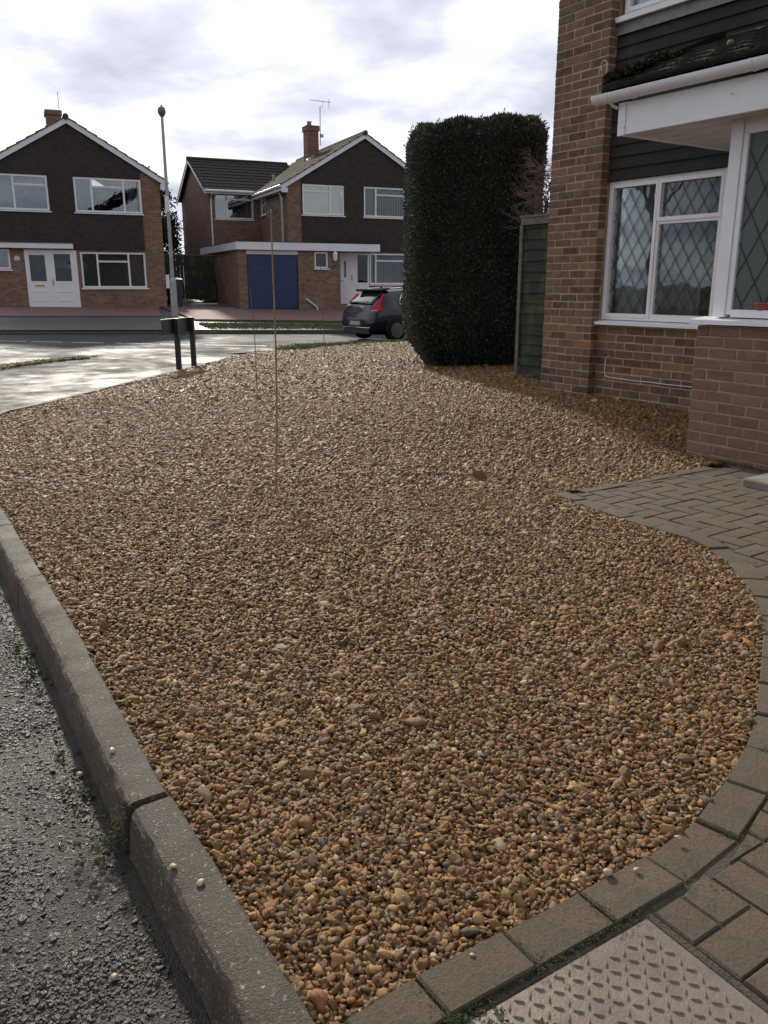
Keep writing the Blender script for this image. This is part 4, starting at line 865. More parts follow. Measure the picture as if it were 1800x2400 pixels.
    for a, b in ((E+0.122, mid), (mid, eb)):
        za_, zb_ = (ee, er_z-0.1) if a < mid-0.1 else (er_z-0.1, ee); mb.hexa([(el+0.002, a, -0.5), (el+0.12, a, -0.5), (el+0.12, b, -0.5), (el+0.002, b, -0.5), (el+0.002, a, za_), (el+0.12, a, za_), (el+0.12, b, zb_), (el+0.002, b, zb_)])
    mb.build('extension_side_wall', 'wallbrick_wine', t); MB().box(el+0.125, xl-0.01, E+1.5, E+1.55, 2.6, 4.9).build('partition', 'room_dark', t)
    r2 = link('extension_roof', MB().box(el, xl+0.3, E+0.1, eb, ee-0.06, ee-0.04).mesh('extension_roof', 'roof_dark'), t)
    roof_slope(r2, 'tile_course', 'roof_dark', E-0.25, ee+0.0, mid, er_z, el-0.22, 7.4, 10, axis='y'); roof_slope(r2, 'tile_course', 'roof_dark', eb+0.25, ee, mid, er_z, el-0.22, 7.4, 10, axis='y')
    autosmooth(MB().tube([(el-0.24, mid, er_z+0.02), (7.3, mid, er_z+0.02)], 0.10, 8).build('ridge_tile', 'roof_dark', r2), 40)
    m2 = (er_z-ee)/(mid-E+0.25)
    for a, b in ((E-0.27, mid), (mid, eb+0.27)):
        za_, zb_ = (ee, er_z) if a < mid-0.1 else (er_z, ee); MB().hexa([(el-0.20, a, za_-0.16), (el-0.17, a, za_-0.16), (el-0.17, b, zb_-0.16), (el-0.20, b, zb_-0.16), (el-0.20, a, za_), (el-0.17, a, za_), (el-0.17, b, zb_), (el-0.20, b, zb_)]).build('bargeboard', 'white_paint', t)
    MB().box(el-0.2, xl, E-0.26, E-0.23, ee-0.14, ee+0.02).build('fascia', 'white_paint', t); MB().box(el-0.17, xl, E-0.23, E-0.002, ee-0.14, ee-0.12).build('soffit', 'white_paint', t)
    tubes(t, 'gutter', 'upvc_white', [(el-0.2, E-0.31, ee-0.03), (xl-0.3, E-0.31, ee-0.03)], 0.055); tubes(t, 'downpipe', 'upvc_white', [(el+0.10, E-0.30, ee-0.06), (el+0.10, E-0.30, ee-0.16), (el+0.10, E-0.06, ee-0.34), (el+0.10, E-0.06, 2.55)], 0.036)
    window(t, *EW, E+0.03, [(0, 0.3, 0, 1, False), (0.3, 1, 0, 0.74, False), (0.3, 1, 0.74, 1, True)], behind='curtains', glass='glass_sky')
    # soil pipe on the gable's left corner, satellite dish beside it
    tubes(t, 'soil_pipe', 'galvanised', [(4.74, 2.1, 5.32), (4.74, 2.1, 5.02), (4.80, 1.30, 4.44), (4.80, 1.22, 4.30), (4.80, 1.20, 2.58)], 0.06)
    mb = MB().lathe([(0.0, 0.0), (0.10, 0.010), (0.20, 0.045), (0.27, 0.09), (0.262, 0.093), (0.19, 0.05), (0.0, 0.006)], 16); o = mb.build('satellite_dish', 'galvanised', t, smooth=True); o.location = (4.55, 2.55, 3.95); o.rotation_euler = (R(62), 0, R(28))
    tubes(t, 'dish_arm', 'metal_grey', [(4.92, 2.5, 3.9), (4.62, 2.5, 3.9), (4.45, 2.1, 3.74)], 0.018, 6)
    # garage with flat roof, fascia running across to the porch
    gl, gr = 2.57, 6.84; GD = (2.90, 5.02, 0.02, 2.09); SW = (5.72, 6.30, 1.58, 2.22)
    facade(MB(), gl, gr, -0.5, lambda x: 2.27, [(GD[0], GD[1], -0.5, 2.24), SW], 0.0, 0.12).build('garage_wall', 'wallbrick_far', t)
    mb = MB().box(gl+0.002, gl+0.12, 0.122, E+1.2, -0.5, 2.27); mb.box(gr-0.12, gr-0.002, 0.122, G-0.01, -0.5, 2.27); mb.build('garage_side_wall', 'wallbrick_far', t)
    mb = MB(); mb.box(2.50, 8.54, -0.14, -0.11, 2.26, 2.55); mb.box(2.47, 2.50, -0.14, 6.5, 2.26, 2.55); mb.box(8.54, 8.57, -0.14, G-0.05, 2.26, 2.55); mb.build('fascia', 'white_paint', t)
    MB().box(2.46, 8.58, -0.15, G-0.05, 2.552, 2.572).build('flat_roof', 'roof_dark', t); MB().box(2.46, xl-0.002, G-0.048, 6.5, 2.552, 2.572).build('flat_roof', 'roof_dark', t); MB().box(2.502, 8.538, -0.109, G-0.05, 2.272, 2.29).build('soffit', 'white_paint', t)
    MB().box(GD[0]+0.002, GD[1]-0.002, 0.01, 0.06, 2.092, 2.238).build('door_lintel', 'upvc_cream', t)
    gd = MB().box(GD[0]+0.01, GD[1]-0.01, 0.075, 0.10, -0.02, 2.088).build('garage_door', 'blue_paint', t)
    n = 10
    for i in range(n): z0 = 0.0+2.085*i/n; MB().box(GD[0]+0.03, GD[1]-0.03, 0.068, 0.0745, z0+0.006, z0+2.085/n-0.008).build('door_panel', 'blue_paint', gd, bevel=0.006)
    MB().box(3.92, 4.02, 0.03, 0.054, 0.62, 0.655).build('door_handle', 'chrome', gd)
    window(t, *SW, 0.03, [(0, 1, 0, 1, True)], sill=0.1, glass='glass_clear')
    # carriage lamp and number
    la = MB().lathe([(0.0, 0.0), (0.05, 0.01), (0.06, 0.04), (0.085, 0.05), (0.10, 0.26), (0.115, 0.27), (0.06, 0.36), (0.02, 0.38), (0.02, 0.42), (0.0, 0.43)], 6, (6.58, -0.12, 1.86)).build('wall_lantern', 'upvc_white', t); MB().box(6.56, 6.60, -0.12, -0.001, 2.0, 2.04).build('lantern_bracket', 'upvc_white', la)
    MB().box(6.50, 6.66, -0.012, -0.001, 1.60, 1.72).build('number_plaque', 'terracotta_red', t)
    mb = MB(); o = tubes(t, 'waste_pipe', 'upvc_cream', [(5.30, -0.05, 0.38), (5.72, -0.05, 0.08), (5.78, -0.06, 0.02), (5.78, -0.06, -0.08)], 0.035, 8)
    # front door and side light
    d = window(t, 6.99, 8.52, 0.15, 2.245, G+0.0, [(0.03, 0.14, 0.50, 0.85, False), (0.22, 0.32, 0.50, 0.85, False), (0.62, 0.97, 0.40, 0.97, False)], fw=0.06, sill=0.02); d.name = 'door'
    for a, b in ((7.05, 7.25), (7.34, 7.62)): MB().box(a, b, G-0.014, G-0.0005, 0.30, 0.95).build('door_moulding', 'upvc_white', d, bevel=0.006)
    MB().box(8.02, 8.45, G-0.014, G-0.0005, 0.25, 0.85).build('door_moulding', 'upvc_white', d, bevel=0.006)
    MB().box(7.05, 7.33, G-0.02, G-0.0005, 1.06, 1.11).build('letter_box', 'metal_grey', d); MB().box(7.70, 7.74, G-0.03, G-0.0005, 1.12, 1.35).build('door_handle', 'metal_grey', d); MB().box(6.9, 8.56, G-0.35, G-0.002, -0.4, 0.14).build('doorstep', 'concrete_pale', t)
    window(t, *UL, G-0.03, [(0, 0.66, 0, 0.76, False), (0, 0.66, 0.76, 1, True), (0.66, 1, 0, 1, False)], glass='glass_sky', behind='net')
    LV = [(0, 0.22, 0, 1, False), (0.22, 0.76, 0, 0.74, False), (0.22, 0.76, 0.74, 1, True), (0.76, 1, 0, 1, False)]
    window(t, *UR, G-0.03, LV, behind='vertical'); window(t, *LR, G+0.02, [(0, 0.12, 0, 1, False), (0.12, 0.78, 0, 0.76, False), (0.12, 0.78, 0.76, 1, True), (0.78, 1, 0, 1, False)], behind='vertical', sill=0.09)
    return t
build_house_garage()
# ------------------------------------------------------------------ the house on the right
def build_house_right():
    t = empty('brick_house', tuple(RO), RA); tag(t, 'near brick house with leaded windows, black weatherboarding and tiled bay roof', 'house')
    # brick prototypes
    def bmesh_brick(L, mat):
        m = MB().box(-L/2, L/2, 0, 0.1025, 0, 0.065); me = m.mesh('brick', mat, bevel=0.004)
        for v in me.vertices: v.co += Vector((random.uniform(-1, 1)*0.0016, random.uniform(-1, 1)*0.0016, random.uniform(-1, 1)*0.0012))
        return me
    P = {(L, mat): [bmesh_brick(L, mat) for _ in range(4)] for L in (0.215, 0.1025, 0.158) for mat in ('brick_brown', 'brick_red')}
    cnt = 0
    def lay(u, v, z, L, mat, flip=0.0):
        nonlocal cnt
        cnt += 1
        o = link('brick', random.choice(P[(L, mat)]), t, (u+random.gauss(0, 0.0012), v+random.uniform(-0.002, 0.0015), z+random.gauss(0, 0.0010)))
        return o
    # pier: three bricks wide, standing half a brick proud of the wall
    PW_ = 0.665
    for k in range(-1, 49):
        z = k*0.075+0.005
        if k % 2 == 0:
            for i in range(3): lay(-PW_+0.1075+0.225*i, 0.0, z, 0.215, 'brick_brown')
        else:
            lay(-PW_+0.05125, 0.0, z, 0.1025, 'brick_brown'); lay(-PW_+0.1125+0.1075, 0.0, z, 0.215, 'brick_brown'); lay(-PW_+0.3375+0.1075, 0.0, z, 0.215, 'brick_brown'); lay(-0.05125, 0.0, z, 0.1025, 'brick_brown')
    MB().box(-PW_+0.003, -0.003, 0.0035, 0.30, -0.3, 3.68).build('pier_core', 'mortar_tan', t)
    MB().box(-PW_, 0.0, 0.0, 0.30, 3.682, 5.2).build('pier_top', 'wallbrick_house', t)
    # wall under the window
    for k in range(-1, 9):
        z = k*0.075+0.002; x = 0.004 if k % 2 else 0.004-0.1125
        while x < 1.75:
            if x < 0: lay(0.004+0.05125, 0.1045, z, 0.1025, 'brick_brown')
            else: lay(x+0.1075, 0.1045, z, 0.215, 'brick_brown')
            x += 0.225
    MB().box(0.0, 2.1, 0.1080, 0.35, -0.3, 0.682).build('wall_core', 'mortar_tan', t)
    # bay: its front face
    B = -1.08; bu = 1.985; zb = -0.205
    for k in range(0, 13):
        z = zb+0.002+k*0.0762; x = bu if k % 2 else bu-0.1125
        while x < bu+1.0:
            if x < bu: lay(bu+0.05125, B, z, 0.1025, 'brick_red')
            else: lay(x+0.1075, B, z, 0.215, 'brick_red')
            x += 0.225
    MB().box(bu+0.003, 5.5, B+0.0035, 0.10, -0.45, 0.782).build('bay_core', 'mortar_red', t); MB().box(bu+1.24, 5.5, B+0.001, B+0.0030, -0.45, 0.782).build('bay_wall', 'wallbrick_wine', t)
    MB().box(bu-0.012, 5.5, B-0.012, B-0.0, -0.45, zb-0.003).build('plinth', 'concrete_pale', t)
    print('bricks', cnt)
    # main window, leaded lights
    wv = 0.125
    def leads(parent, x0, x1, z0, z1, y, dx, dz, ox=0.0, oz=0.0, r=0.0024):
        """diamond leading: two families of came strips clipped to the pane"""
        k = dz/dx
        for sg in (1, -1):
            c = -40
            for i in range(-40, 41):
                # line z = sg*k*(x-x0-ox)+z0+oz+i*dz
                pts = []
                f = lambda x: sg*k*(x-x0-ox)+z0+oz+i*dz
                cand = [(x0, f(x0)), (x1, f(x1))]
                for zz in (z0, z1): cand.append(((zz-z0-oz-i*dz)/(sg*k)+x0+ox, zz))
                cand = [p for p in cand if x0-1e-6 <= p[0] <= x1+1e-6 and z0-1e-6 <= p[1] <= z1+1e-6]
                if len(cand) < 2: continue
                a = min(cand); b = max(cand)
                if math.hypot(b[0]-a[0], b[1]-a[1]) < 0.03: continue
                d = Vector((b[0]-a[0], 0, b[1]-a[1])).normalized(); n = Vector((-d.z, 0, d.x))*r; A = Vector((a[0], y, a[1])); Bv = Vector((b[0], y, b[1])); e = Vector((0, -0.003, 0))
                MB().hexa([A-n, Bv-n, Bv+n, A+n, A-n+e, Bv-n+e, Bv+n+e, A+n+e]).build('lead_came', 'lead_came', parent)
    w = window(t, 0.005, 1.78, 0.735, 2.0, wv, [(0, 0.325, 0, 1, True), (0.325, 0.70, 0, 0.70, False), (0.325, 0.70, 0.70, 1, True), (0.70, 1, 0, 1, True)], fw=0.06, mat='upvc_house', glass='glass_clear', sill=0)
    MB().hexa([(-0.06, 0.03, 0.688), (1.90, 0.03, 0.688), (1.90, 0.16, 0.688), (-0.06, 0.16, 0.688), (-0.06, 0.03, 0.712), (1.90, 0.03, 0.712), (1.90, 0.16, 0.732), (-0.06, 0.16, 0.732)]).build('sill', 'upvc_house', w)
    W = 1.775; fx = lambda q: 0.005+W*q
    leads(w, 0.068, fx(0.325)-0.033, 0.80, 1.935, wv+0.026, 0.135, 0.215, 0.03, 0.02); leads(w, fx(0.325)+0.033, fx(0.70)-0.033, 0.80, 0.735+1.265*0.70-0.033, wv+0.026, 0.135, 0.215, 0.05, 0.05); leads(w, fx(0.325)+0.033, fx(0.70)-0.033, 0.735+1.265*0.70+0.033, 1.935, wv+0.026, 0.135, 0.215, 0.02, 0.1)
    # room behind: pale net curtains, dark gap
    mb = MB()
    for xa, xb in ((0.05, 0.95),):
        n = 40
        for i in range(n): a, b = xa+(xb-xa)*i/n, xa+(xb-xa)*(i+1)/n; mb.quad((a, 0.33+0.02*math.sin(i*1.3), 0.72), (b, 0.33+0.02*math.sin((i+1)*1.3), 0.72), (b, 0.33+0.02*math.sin((i+1)*1.3), 1.98), (a, 0.33+0.02*math.sin(i*1.3), 1.98))
    mb.build('curtain', 'curtain', w)
    mb = MB().box(0.0, 3.5, 1.9, 1.95, 0.0, 2.4); mb.box(0.0, 3.5, 0.36, 1.9, 2.2, 2.24); mb.box(0.0, 3.5, 0.36, 1.9, 0.0, 0.04); mb.box(-0.05, 0.0, 0.36, 1.9, 0.0, 2.4); mb.build('room', 'room_dark', t)
    MB().box(-0.02, 2.1, 0.15, 0.35, 2.002, 2.2).build('lintel', 'wallbrick_house', t)
    # weatherboarding, board over board
    z = 2.004; k = 0
    while z < 3.24:
        MB().hexa([(0.004, 0.085, z), (4.5, 0.085, z), (4.5, 0.118, z), (0.004, 0.118, z), (0.004, 0.103, z+0.112), (4.5, 0.103, z+0.112), (4.5, 0.118, z+0.112), (0.004, 0.118, z+0.112)]).build('weatherboard', 'cladding_board', t)
        z += 0.103; k += 1
    MB().box(0.004, 4.5, 0.119, 0.30, 2.201, 3.34).build('upper_wall', 'room_dark', t)
    MB().hexa([(0.0, 0.072, 3.235), (4.5, 0.072, 3.235), (4.5, 0.082, 3.235), (0.0, 0.082, 3.235), (0.0, 0.095, 3.335), (4.5, 0.095, 3.335), (4.5, 0.105, 3.335), (0.0, 0.105, 3.335)]).build('lead_apron', 'lead_grey', t)
    uw = window(t, 0.05, 2.4, 3.385, 4.6, 0.115, [(0, 0.3, 0, 1, True), (0.3, 0.7, 0, 1, False), (0.7, 1, 0, 1, True)], fw=0.065, mat='upvc_white', sill=0)
    MB().box(-0.02, 2.45, 0.055, 0.118, 3.34, 3.383).build('sill', 'upvc_white', uw); MB().box(0.0, 4.5, 0.35, 0.4, 3.3, 5.2).build('curtain', 'net', uw)
    MB().box(2.41, 4.5, 0.10, 0.3, 3.342, 5.2).build('upper_cladding', 'cladding_board', t); MB().box(0.0, 4.5, 0.10, 0.3, 4.61, 5.2).build('upper_cladding', 'cladding_board', t)
    # bay window frame: corner post, wide obscured light
    fy = B+0.045
    bw = MB(); bw.box(2.065, 2.155, fy, fy+0.10, 0.842, 2.14); 
    for a, b, c, d in ((2.157, 2.195, 0.86, 2.14), (2.195, 3.4, 0.842, 0.895), (2.195, 3.4, 2.03, 2.14), (3.36, 3.4, 0.895, 2.03)): bw.box(a, b, fy+0.012, fy+0.08, c, d)
    bwo = bw.build('bay_window', 'upvc_house', t, bevel=0.003)
    MB().box(2.19, 3.37, fy+0.035, fy+0.045, 0.89, 2.035).build('pane', 'glass_obscure', bwo); leads(bwo, 2.197, 3.36, 0.897, 2.03, fy+0.033, 0.165, 0.30, 0.06, 0.03, 0.0036)
    MB().hexa([(1.935, B-0.035, 0.792), (5.0, B-0.035, 0.792), (5.0, fy+0.09, 0.792), (1.935, fy+0.09, 0.792), (1.935, B-0.035, 0.822), (5.0, B-0.035, 0.822), (5.0, fy+0.09, 0.840), (1.935, fy+0.09, 0.840)]).build('bay_sill', 'upvc_house', bwo)
    # bay side light, seen edge on from here
    MB().box(2.068, 2.10, fy+0.102, 0.11, 0.842, 2.14).build('bay_side_panel', 'upvc_house', t)
    MB().box(2.12, 3.4, -0.52, -0.50, 0.80, 2.1).build('bay_blind', 'curtain', t)
    MB().box(2.06, 5.0, B+0.04, 0.10, 2.142, 2.20).build('bay_head', 'upvc_cream', t)
    # canopy: soffit, fascia, gutter, tiles
    Fv = -1.28; fu = 1.30
    f = MB().box(fu, 5.5, Fv, Fv+0.02, 2.11, 2.325).build('fascia', 'upvc_house', t, bevel=0.004); MB().box(fu-0.006, fu+0.062, Fv-0.008, Fv-0.0005, 2.105, 2.325).build('fascia_cap', 'upvc_house', f, bevel=0.003)
    for u in (1.36, 2.22): MB().lathe([(0.006, 0), (0.006, 0.003), (0.0, 0.004)], 8).build('screw', 'metal_grey', f, (u, Fv-0.009, 2.16 if u < 2 else 2.235)).rotation_euler = (R(90), 0, 0)
    MB().box(fu, fu+0.018, Fv+0.022, 0.10, 2.11, 2.30).build('canopy_end_board', 'upvc_house', t)
    # soffit boards
    v = Fv+0.021; k = 0
    while v < 0.08:
        MB().box(fu+0.02, 4.5, v+0.002, v+0.098, 2.122+(k % 2)*0.003, 2.132+(k % 2)*0.003).build('soffit_board', 'upvc_cream', t); v += 0.10; k += 1
    # gutter: half-round trough with brackets and a stub end
    gy, gz, gr = Fv-0.062, 2.385, 0.056
    def trough(u0, u1, r, n=14):
        rings = []
        for u in (u0, u1):
            o = [(u, gy+r*math.cos(a), gz+r*math.sin(a)) for a in np.linspace(math.pi*0.98, math.pi*2.02, n)]; i = [(u, gy+(r-0.004)*math.cos(a), gz+(r-0.004)*math.sin(a)) for a in np.linspace(math.pi*2.02, math.pi*0.98, n)]; rings.append(o+i)
        return MB().loft(rings)
    g = autosmooth(trough(1.12, 5.5, gr).build('gutter', 'upvc_house', t), 40)
    for u in (1.26, 1.30, 1.47, 2.40): autosmooth(trough(u-0.008, u+0.008, gr+0.005).build('gutter_bracket', 'upvc_house', g), 40)
    mb = MB().loft([[(1.12, gy+gr*0.97*math.cos(a), gz+gr*0.97*math.sin(a)) for a in np.linspace(math.pi, 2*math.pi, 12)], [(1.115, gy+gr*0.97*math.cos(a), gz+gr*0.97*math.sin(a)) for a in np.linspace(math.pi, 2*math.pi, 12)]]); mb.build('gutter_end', 'upvc_house', g)
    autosmooth(MB().tube([(1.26, gy, gz-gr), (1.27, gy+0.02, gz-gr-0.02), (1.29, gy+0.05, gz-gr-0.035)], 0.012, 8).build('gutter_outlet', 'upvc_cream', g), 40)
    # lean-to roof: two and a half courses of moss-grown tiles show over the gutter
    y0, z0, y1, z1 = Fv-0.045, 2.405, 0.09, 2.95; L = math.hypot(y1-y0, z1-z0); dy, dz = (y1-y0)/L, (z1-z0)/L
    rf = MB().hexa([(1.22, y0, z0-0.02), (5.5, y0, z0-0.02), (5.5, y1, z1-0.02), (1.22, y1, z1-0.02), (1.22, y0, z0-0.005), (5.5, y0, z0-0.005), (5.5, y1, z1-0.005), (1.22, y1, z1-0.005)]).build('canopy_roof', 'porch_tile', t)
    def tile():
        mb = MB(); w, l, th = 0.30, 0.36, 0.036; n = 16; rings = []
        for i in range(n+1):
            x = w*i/n; h = 0.016*max(0.0, math.sin(math.pi*(x/w*2-0.2)))**0.7
            rings.append([(x, 0, 0), (x, 0, th+h), (x, l, th*0.7+h), (x, l, 0)])
        mb.loft(rings); return mb.mesh('roof_tile', 'porch_tile', smooth=True)
    tm = tile(); ang = math.atan2(dz, dy)
    for r in range(6):
        for c in range(10):
            u = 1.17+0.292*c+(0.146 if r % 2 else 0)-0.0; s = 0.24*r
            o = link('roof_tile', tm, rf, (u, y0-0.01+dy*s, z0+dz*s+0.012)); o.rotation_euler = (ang-0.05, 0, random.gauss(0, 0.01))
    mb = MB().tube([(1.24, y1-0.05, z1+0.01), (5.5, y1-0.05, z1-0.01)], 0.022, 8); mb.build('abutment_flashing', 'lead_grey', rf)
    vg = MB().hexa([(1.165, y0-0.012, z0-0.01), (1.215, y0-0.012, z0-0.01), (1.215, y1-0.1, z1-0.05), (1.165, y1-0.1, z1-0.05), (1.165, y0-0.012, z0+0.075), (1.215, y0-0.012, z0+0.085), (1.215, y1-0.1, z1+0.055), (1.165, y1-0.1, z1+0.045)]).build('verge_mortar', 'porch_tile', rf)
    mb = MB()                                             # moss cushions on the tiles
    def rp(u, s, h): return (u, y0+dy*s-dz*h, z0+dz*s+dy*h)
    for _ in range(2200):
        u = random.uniform(1.2, 3.4); s = random.choice((0.0, 0.24, 0.48, 0.02, 0.26))+abs(random.gauss(0, 0.025)); x, y, z = rp(u, s, 0.045); clump(mb, x, y, z, random.uniform(0.005, 0.014), 9, 1.2)
    for _ in range(900): u = 1.17+abs(random.gauss(0, 0.06)); s = random.uniform(0, 0.7); x, y, z = rp(u, s, 0.085+random.uniform(-0.02, 0.03)); clump(mb, x, y, z, random.uniform(0.008, 0.018), 10, 1.2)
    o = mb.build('roof_moss', 'moss', rf); o['kind'] = 'stuff'
    x, y, z = rp(1.85, 0.55, 0.07); MB().lathe([(0.0, -0.02), (0.018, -0.015), (0.025, 0.0), (0.016, 0.016), (0.0, 0.02)], 9, (x, y, z)).build('moss_cushion', 'moss_yellow', rf, smooth=True)
    tubes(t, 'wire_hook', 'metal_grey', [(1.17, -1.30, 2.42), (1.17, -1.30, 2.60)]+[(1.14+0.03*math.cos(a), -1.30, 2.60+0.035*math.sin(a)) for a in np.linspace(0.0, 4.2, 9)], 0.0035, 5)
    # cable clipped to the wall
    pts = [(0.17, 0.096, 0.385), (0.14, 0.096, 0.375), (0.125, 0.096, 0.34), (0.120, 0.096, 0.26), (0.122, 0.096, 0.22), (0.14, 0.096, 0.19), (0.19, 0.096, 0.18)]+[(0.3+0.2*i, 0.096, 0.178-0.004*(i % 2)) for i in range(8)]
    tubes(t, 'cable', 'upvc_white', pts, 0.0035, 6)
    # side and back of the house, main roof out of sight
    mb = MB().box(-PW_, -PW_+0.2, 0.302, 9, -0.4, 5.2); mb.box(-PW_, 6, 9.0, 9.2, -0.4, 5.2); mb.build('gable_wall', 'wallbrick_house', t)
    MB().box(4.5, 4.7, 0.1, 9.0, -0.4, 5.2).build('far_wall', 'wallbrick_house', t); MB().hexa([(-0.95, -0.35, 5.2), (4.9, -0.35, 5.2), (4.9, 4.6, 7.6), (-0.95, 4.6, 7.6), (-0.95, -0.35, 5.3), (4.9, -0.35, 5.3), (4.9, 4.6, 7.7), (-0.95, 4.6, 7.7)]).build('main_roof', 'roof_dark', t)
    MB().hexa([(-0.95, 4.602, 7.6), (4.9, 4.602, 7.6), (4.9, 9.5, 5.2), (-0.95, 9.5, 5.2), (-0.95, 4.602, 7.7), (4.9, 4.602, 7.7), (4.9, 9.5, 5.3), (-0.95, 9.5, 5.3)]).build('main_roof_back', 'roof_dark', t)
    # things by the wall
    s = rw(2.82, -1.64); st = MB().box(0, 0.9, 0.0, 0.50, -0.05, 0.045).build('doorstep', 'concrete_pale', None, (s.x, s.y, 0.0), RA, bevel=0.008); tag(st, 'pale concrete doorstep on the block paving by the bay', 'step')
    b = rw(2.42, -0.97, 0.88); bo = MB().lathe([(0.03, 0), (0.05, 0.004), (0.075, 0.05), (0.08, 0.065), (0.072, 0.065), (0.045, 0.012), (0.0, 0.01)], 16).build('bowl', 'red_plastic', None, tuple(b), smooth=True); tag(bo, 'red bowl standing behind the obscured bay window glass', 'bowl')
build_house_right()
# ------------------------------------------------------------------ hedge, fence, shrubs
def spray(mb, p, n, size):
    """one little fan of scale leaves"""
    t = n.orthogonal().normalized(); t.rotate(Matrix.Rotation(random.uniform(0, 6.283), 3, n)); b = n.cross(t)
    d = (n*random.uniform(0.3, 1.0)+t*random.uniform(-0.8, 0.8)+Vector((0, 0, random.uniform(-0.5, 0.6)))).normalized(); s = d.cross(b+t*0.3).normalized(); L = size*random.uniform(0.6, 1.4); w = L*0.20
    a = p; m = p+d*L*0.55; e = p+d*L
    mb.v += [tuple(a), tuple(m+s*w), tuple(e), tuple(m-s*w)]; k = len(mb.v)-4; mb.f.append((k, k+1, k+2, k+3))
def build_hedge():
    t = empty('conifer_hedge', (1.225, 12.30, 0.12)); tag(t, 'tall dark conifer hedge clipped into a rounded block beside the fence', 'hedge')
    HH = 3.10
    def surf(u, v):
        """u around 0..1, v up 0..1 -> point and outward normal of the clipped block"""
        k4 = (u % 1.0)*4; side = int(k4); f = 2*(k4-side)-1; sx, sy = ((1, f), (-f, 1), (-1, -f), (f, -1))[side]; a = math.atan2(sy, sx); ca, sa = math.cos(a), math.sin(a)
        nn = 4.2; r = (abs(ca)**nn+abs(sa)**nn)**(-1/nn); x, y = r*ca, r*sa
        z = 0.03+HH*v; k = 1.0
        if z < 0.7: k = 0.60+0.40*math.sin(min(1, z/0.7)*math.pi/2)**0.8
        if v > 0.93: k *= math.sqrt(max(0.0, 1-((v-0.93)/0.07)**2*0.36))
        kx = 0.905*k*(1.0-0.035*(v-0.3)); ky = 1.15*k
        bulge = 1+0.028*math.sin(5*a+2*z)*math.sin(2.3*z+a)+0.015*math.sin(13*a+5*z)
        n = Vector((math.copysign(abs(x)**(nn-1), x), math.copysign(abs(y)**(nn-1), y), 0)).normalized()
        return Vector((x*kx*bulge, y*ky*bulge, z+0.05*x*(v**3)+0.025*math.sin(9*a)*(v > 0.9))), n
    mb = MB(); rings = []
    for v in np.linspace(0.0, 1.0, 22):
        rings.append([tuple(Vector((p[0].x*0.955, p[0].y*0.955, p[0].z*0.985))) for p in (surf(i/40, v) for i in range(40))])
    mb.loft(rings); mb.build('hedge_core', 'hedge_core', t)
    mb = MB()
    for _ in range(150000):
        v = random.random(); u = random.random()
        if random.random() < 0.16:      # top
            q, n = surf(u, 0.985); r = math.sqrt(random.random()); p = Vector((q.x*r, q.y*r, q.z+random.uniform(-0.03, 0.03))); n = Vector((random.gauss(0, 0.2), random.gauss(0, 0.2), 1)).normalized(); spray(mb, p, n, 0.05)
        else:
            p, n = surf(u, v)
            if n.y > 0.6 and random.random() < 0.8: continue
            p = p-n*abs(random.gauss(0.0, 0.04)); spray(mb, p, n, 0.042)
    for _ in range(150):       # untrimmed whiskers
        u = random.random(); v = random.choice((random.uniform(0.94, 1.0), random.random())); p, n = surf(u, v); n = (n+Vector((0, 0, 1.4 if v > 0.93 else 0.2))).normalized()
        for k in range(4): spray(mb, p+n*0.018*k, n, 0.045)
    o = mb.build('hedge_foliage', 'hedge_leaf', t); o['kind'] = 'stuff'
    # bare stems under the skirt
    for k in range(7): a = k*0.9; MB().tube([(0.35*math.cos(a), 0.5*math.sin(a)-0.2, -0.05), (0.42*math.cos(a), 0.6*math.sin(a)-0.2, 0.5)], 0.02, 6).build('stem', 'bark', t)
build_hedge()
def build_fence():
    c = rw(-1.66, 0.60); t = empty('fence_panel', (c.x, c.y, RO.z), RA); tag(t, 'green-stained overlap fence panel between hedge and brick house', 'fence')
    Wf = 1.35; z = 0.03; k = 0
    while z < 1.70:
        h = 0.142; n = 12; mb = MB(); top = []; rings = []
        for i in range(n+1):
            x = 0.03+(Wf-0.06)*i/n; wv = 0.006*math.sin(x*7+k*2.1)+random.uniform(-0.003, 0.003)
            rings.append([(x, -0.022, z+wv), (x, -0.005, z+h), (x, 0.003, z+h), (x, -0.012, z+wv)])
        mb.loft(rings); mb.build('fence_board', 'fence_board', t); z += 0.118; k += 1
    MB().box(-0.02, 0.028, -0.045, -0.023, 0.0, 1.72).build('fence_post', 'fence_frame', t); MB().box(Wf-0.03, Wf+0.02, -0.045, 0.02, 0.0, 1.72).build('fence_post', 'fence_frame', t)
    MB().box(0.0, Wf, -0.05, -0.024, 1.722, 1.80).build('fence_rail', 'fence_frame', t); MB().box(-0.02, Wf+0.02, -0.06, 0.03, 1.801, 1.825).build('fence_capping', 'fence_frame', t)
build_fence()
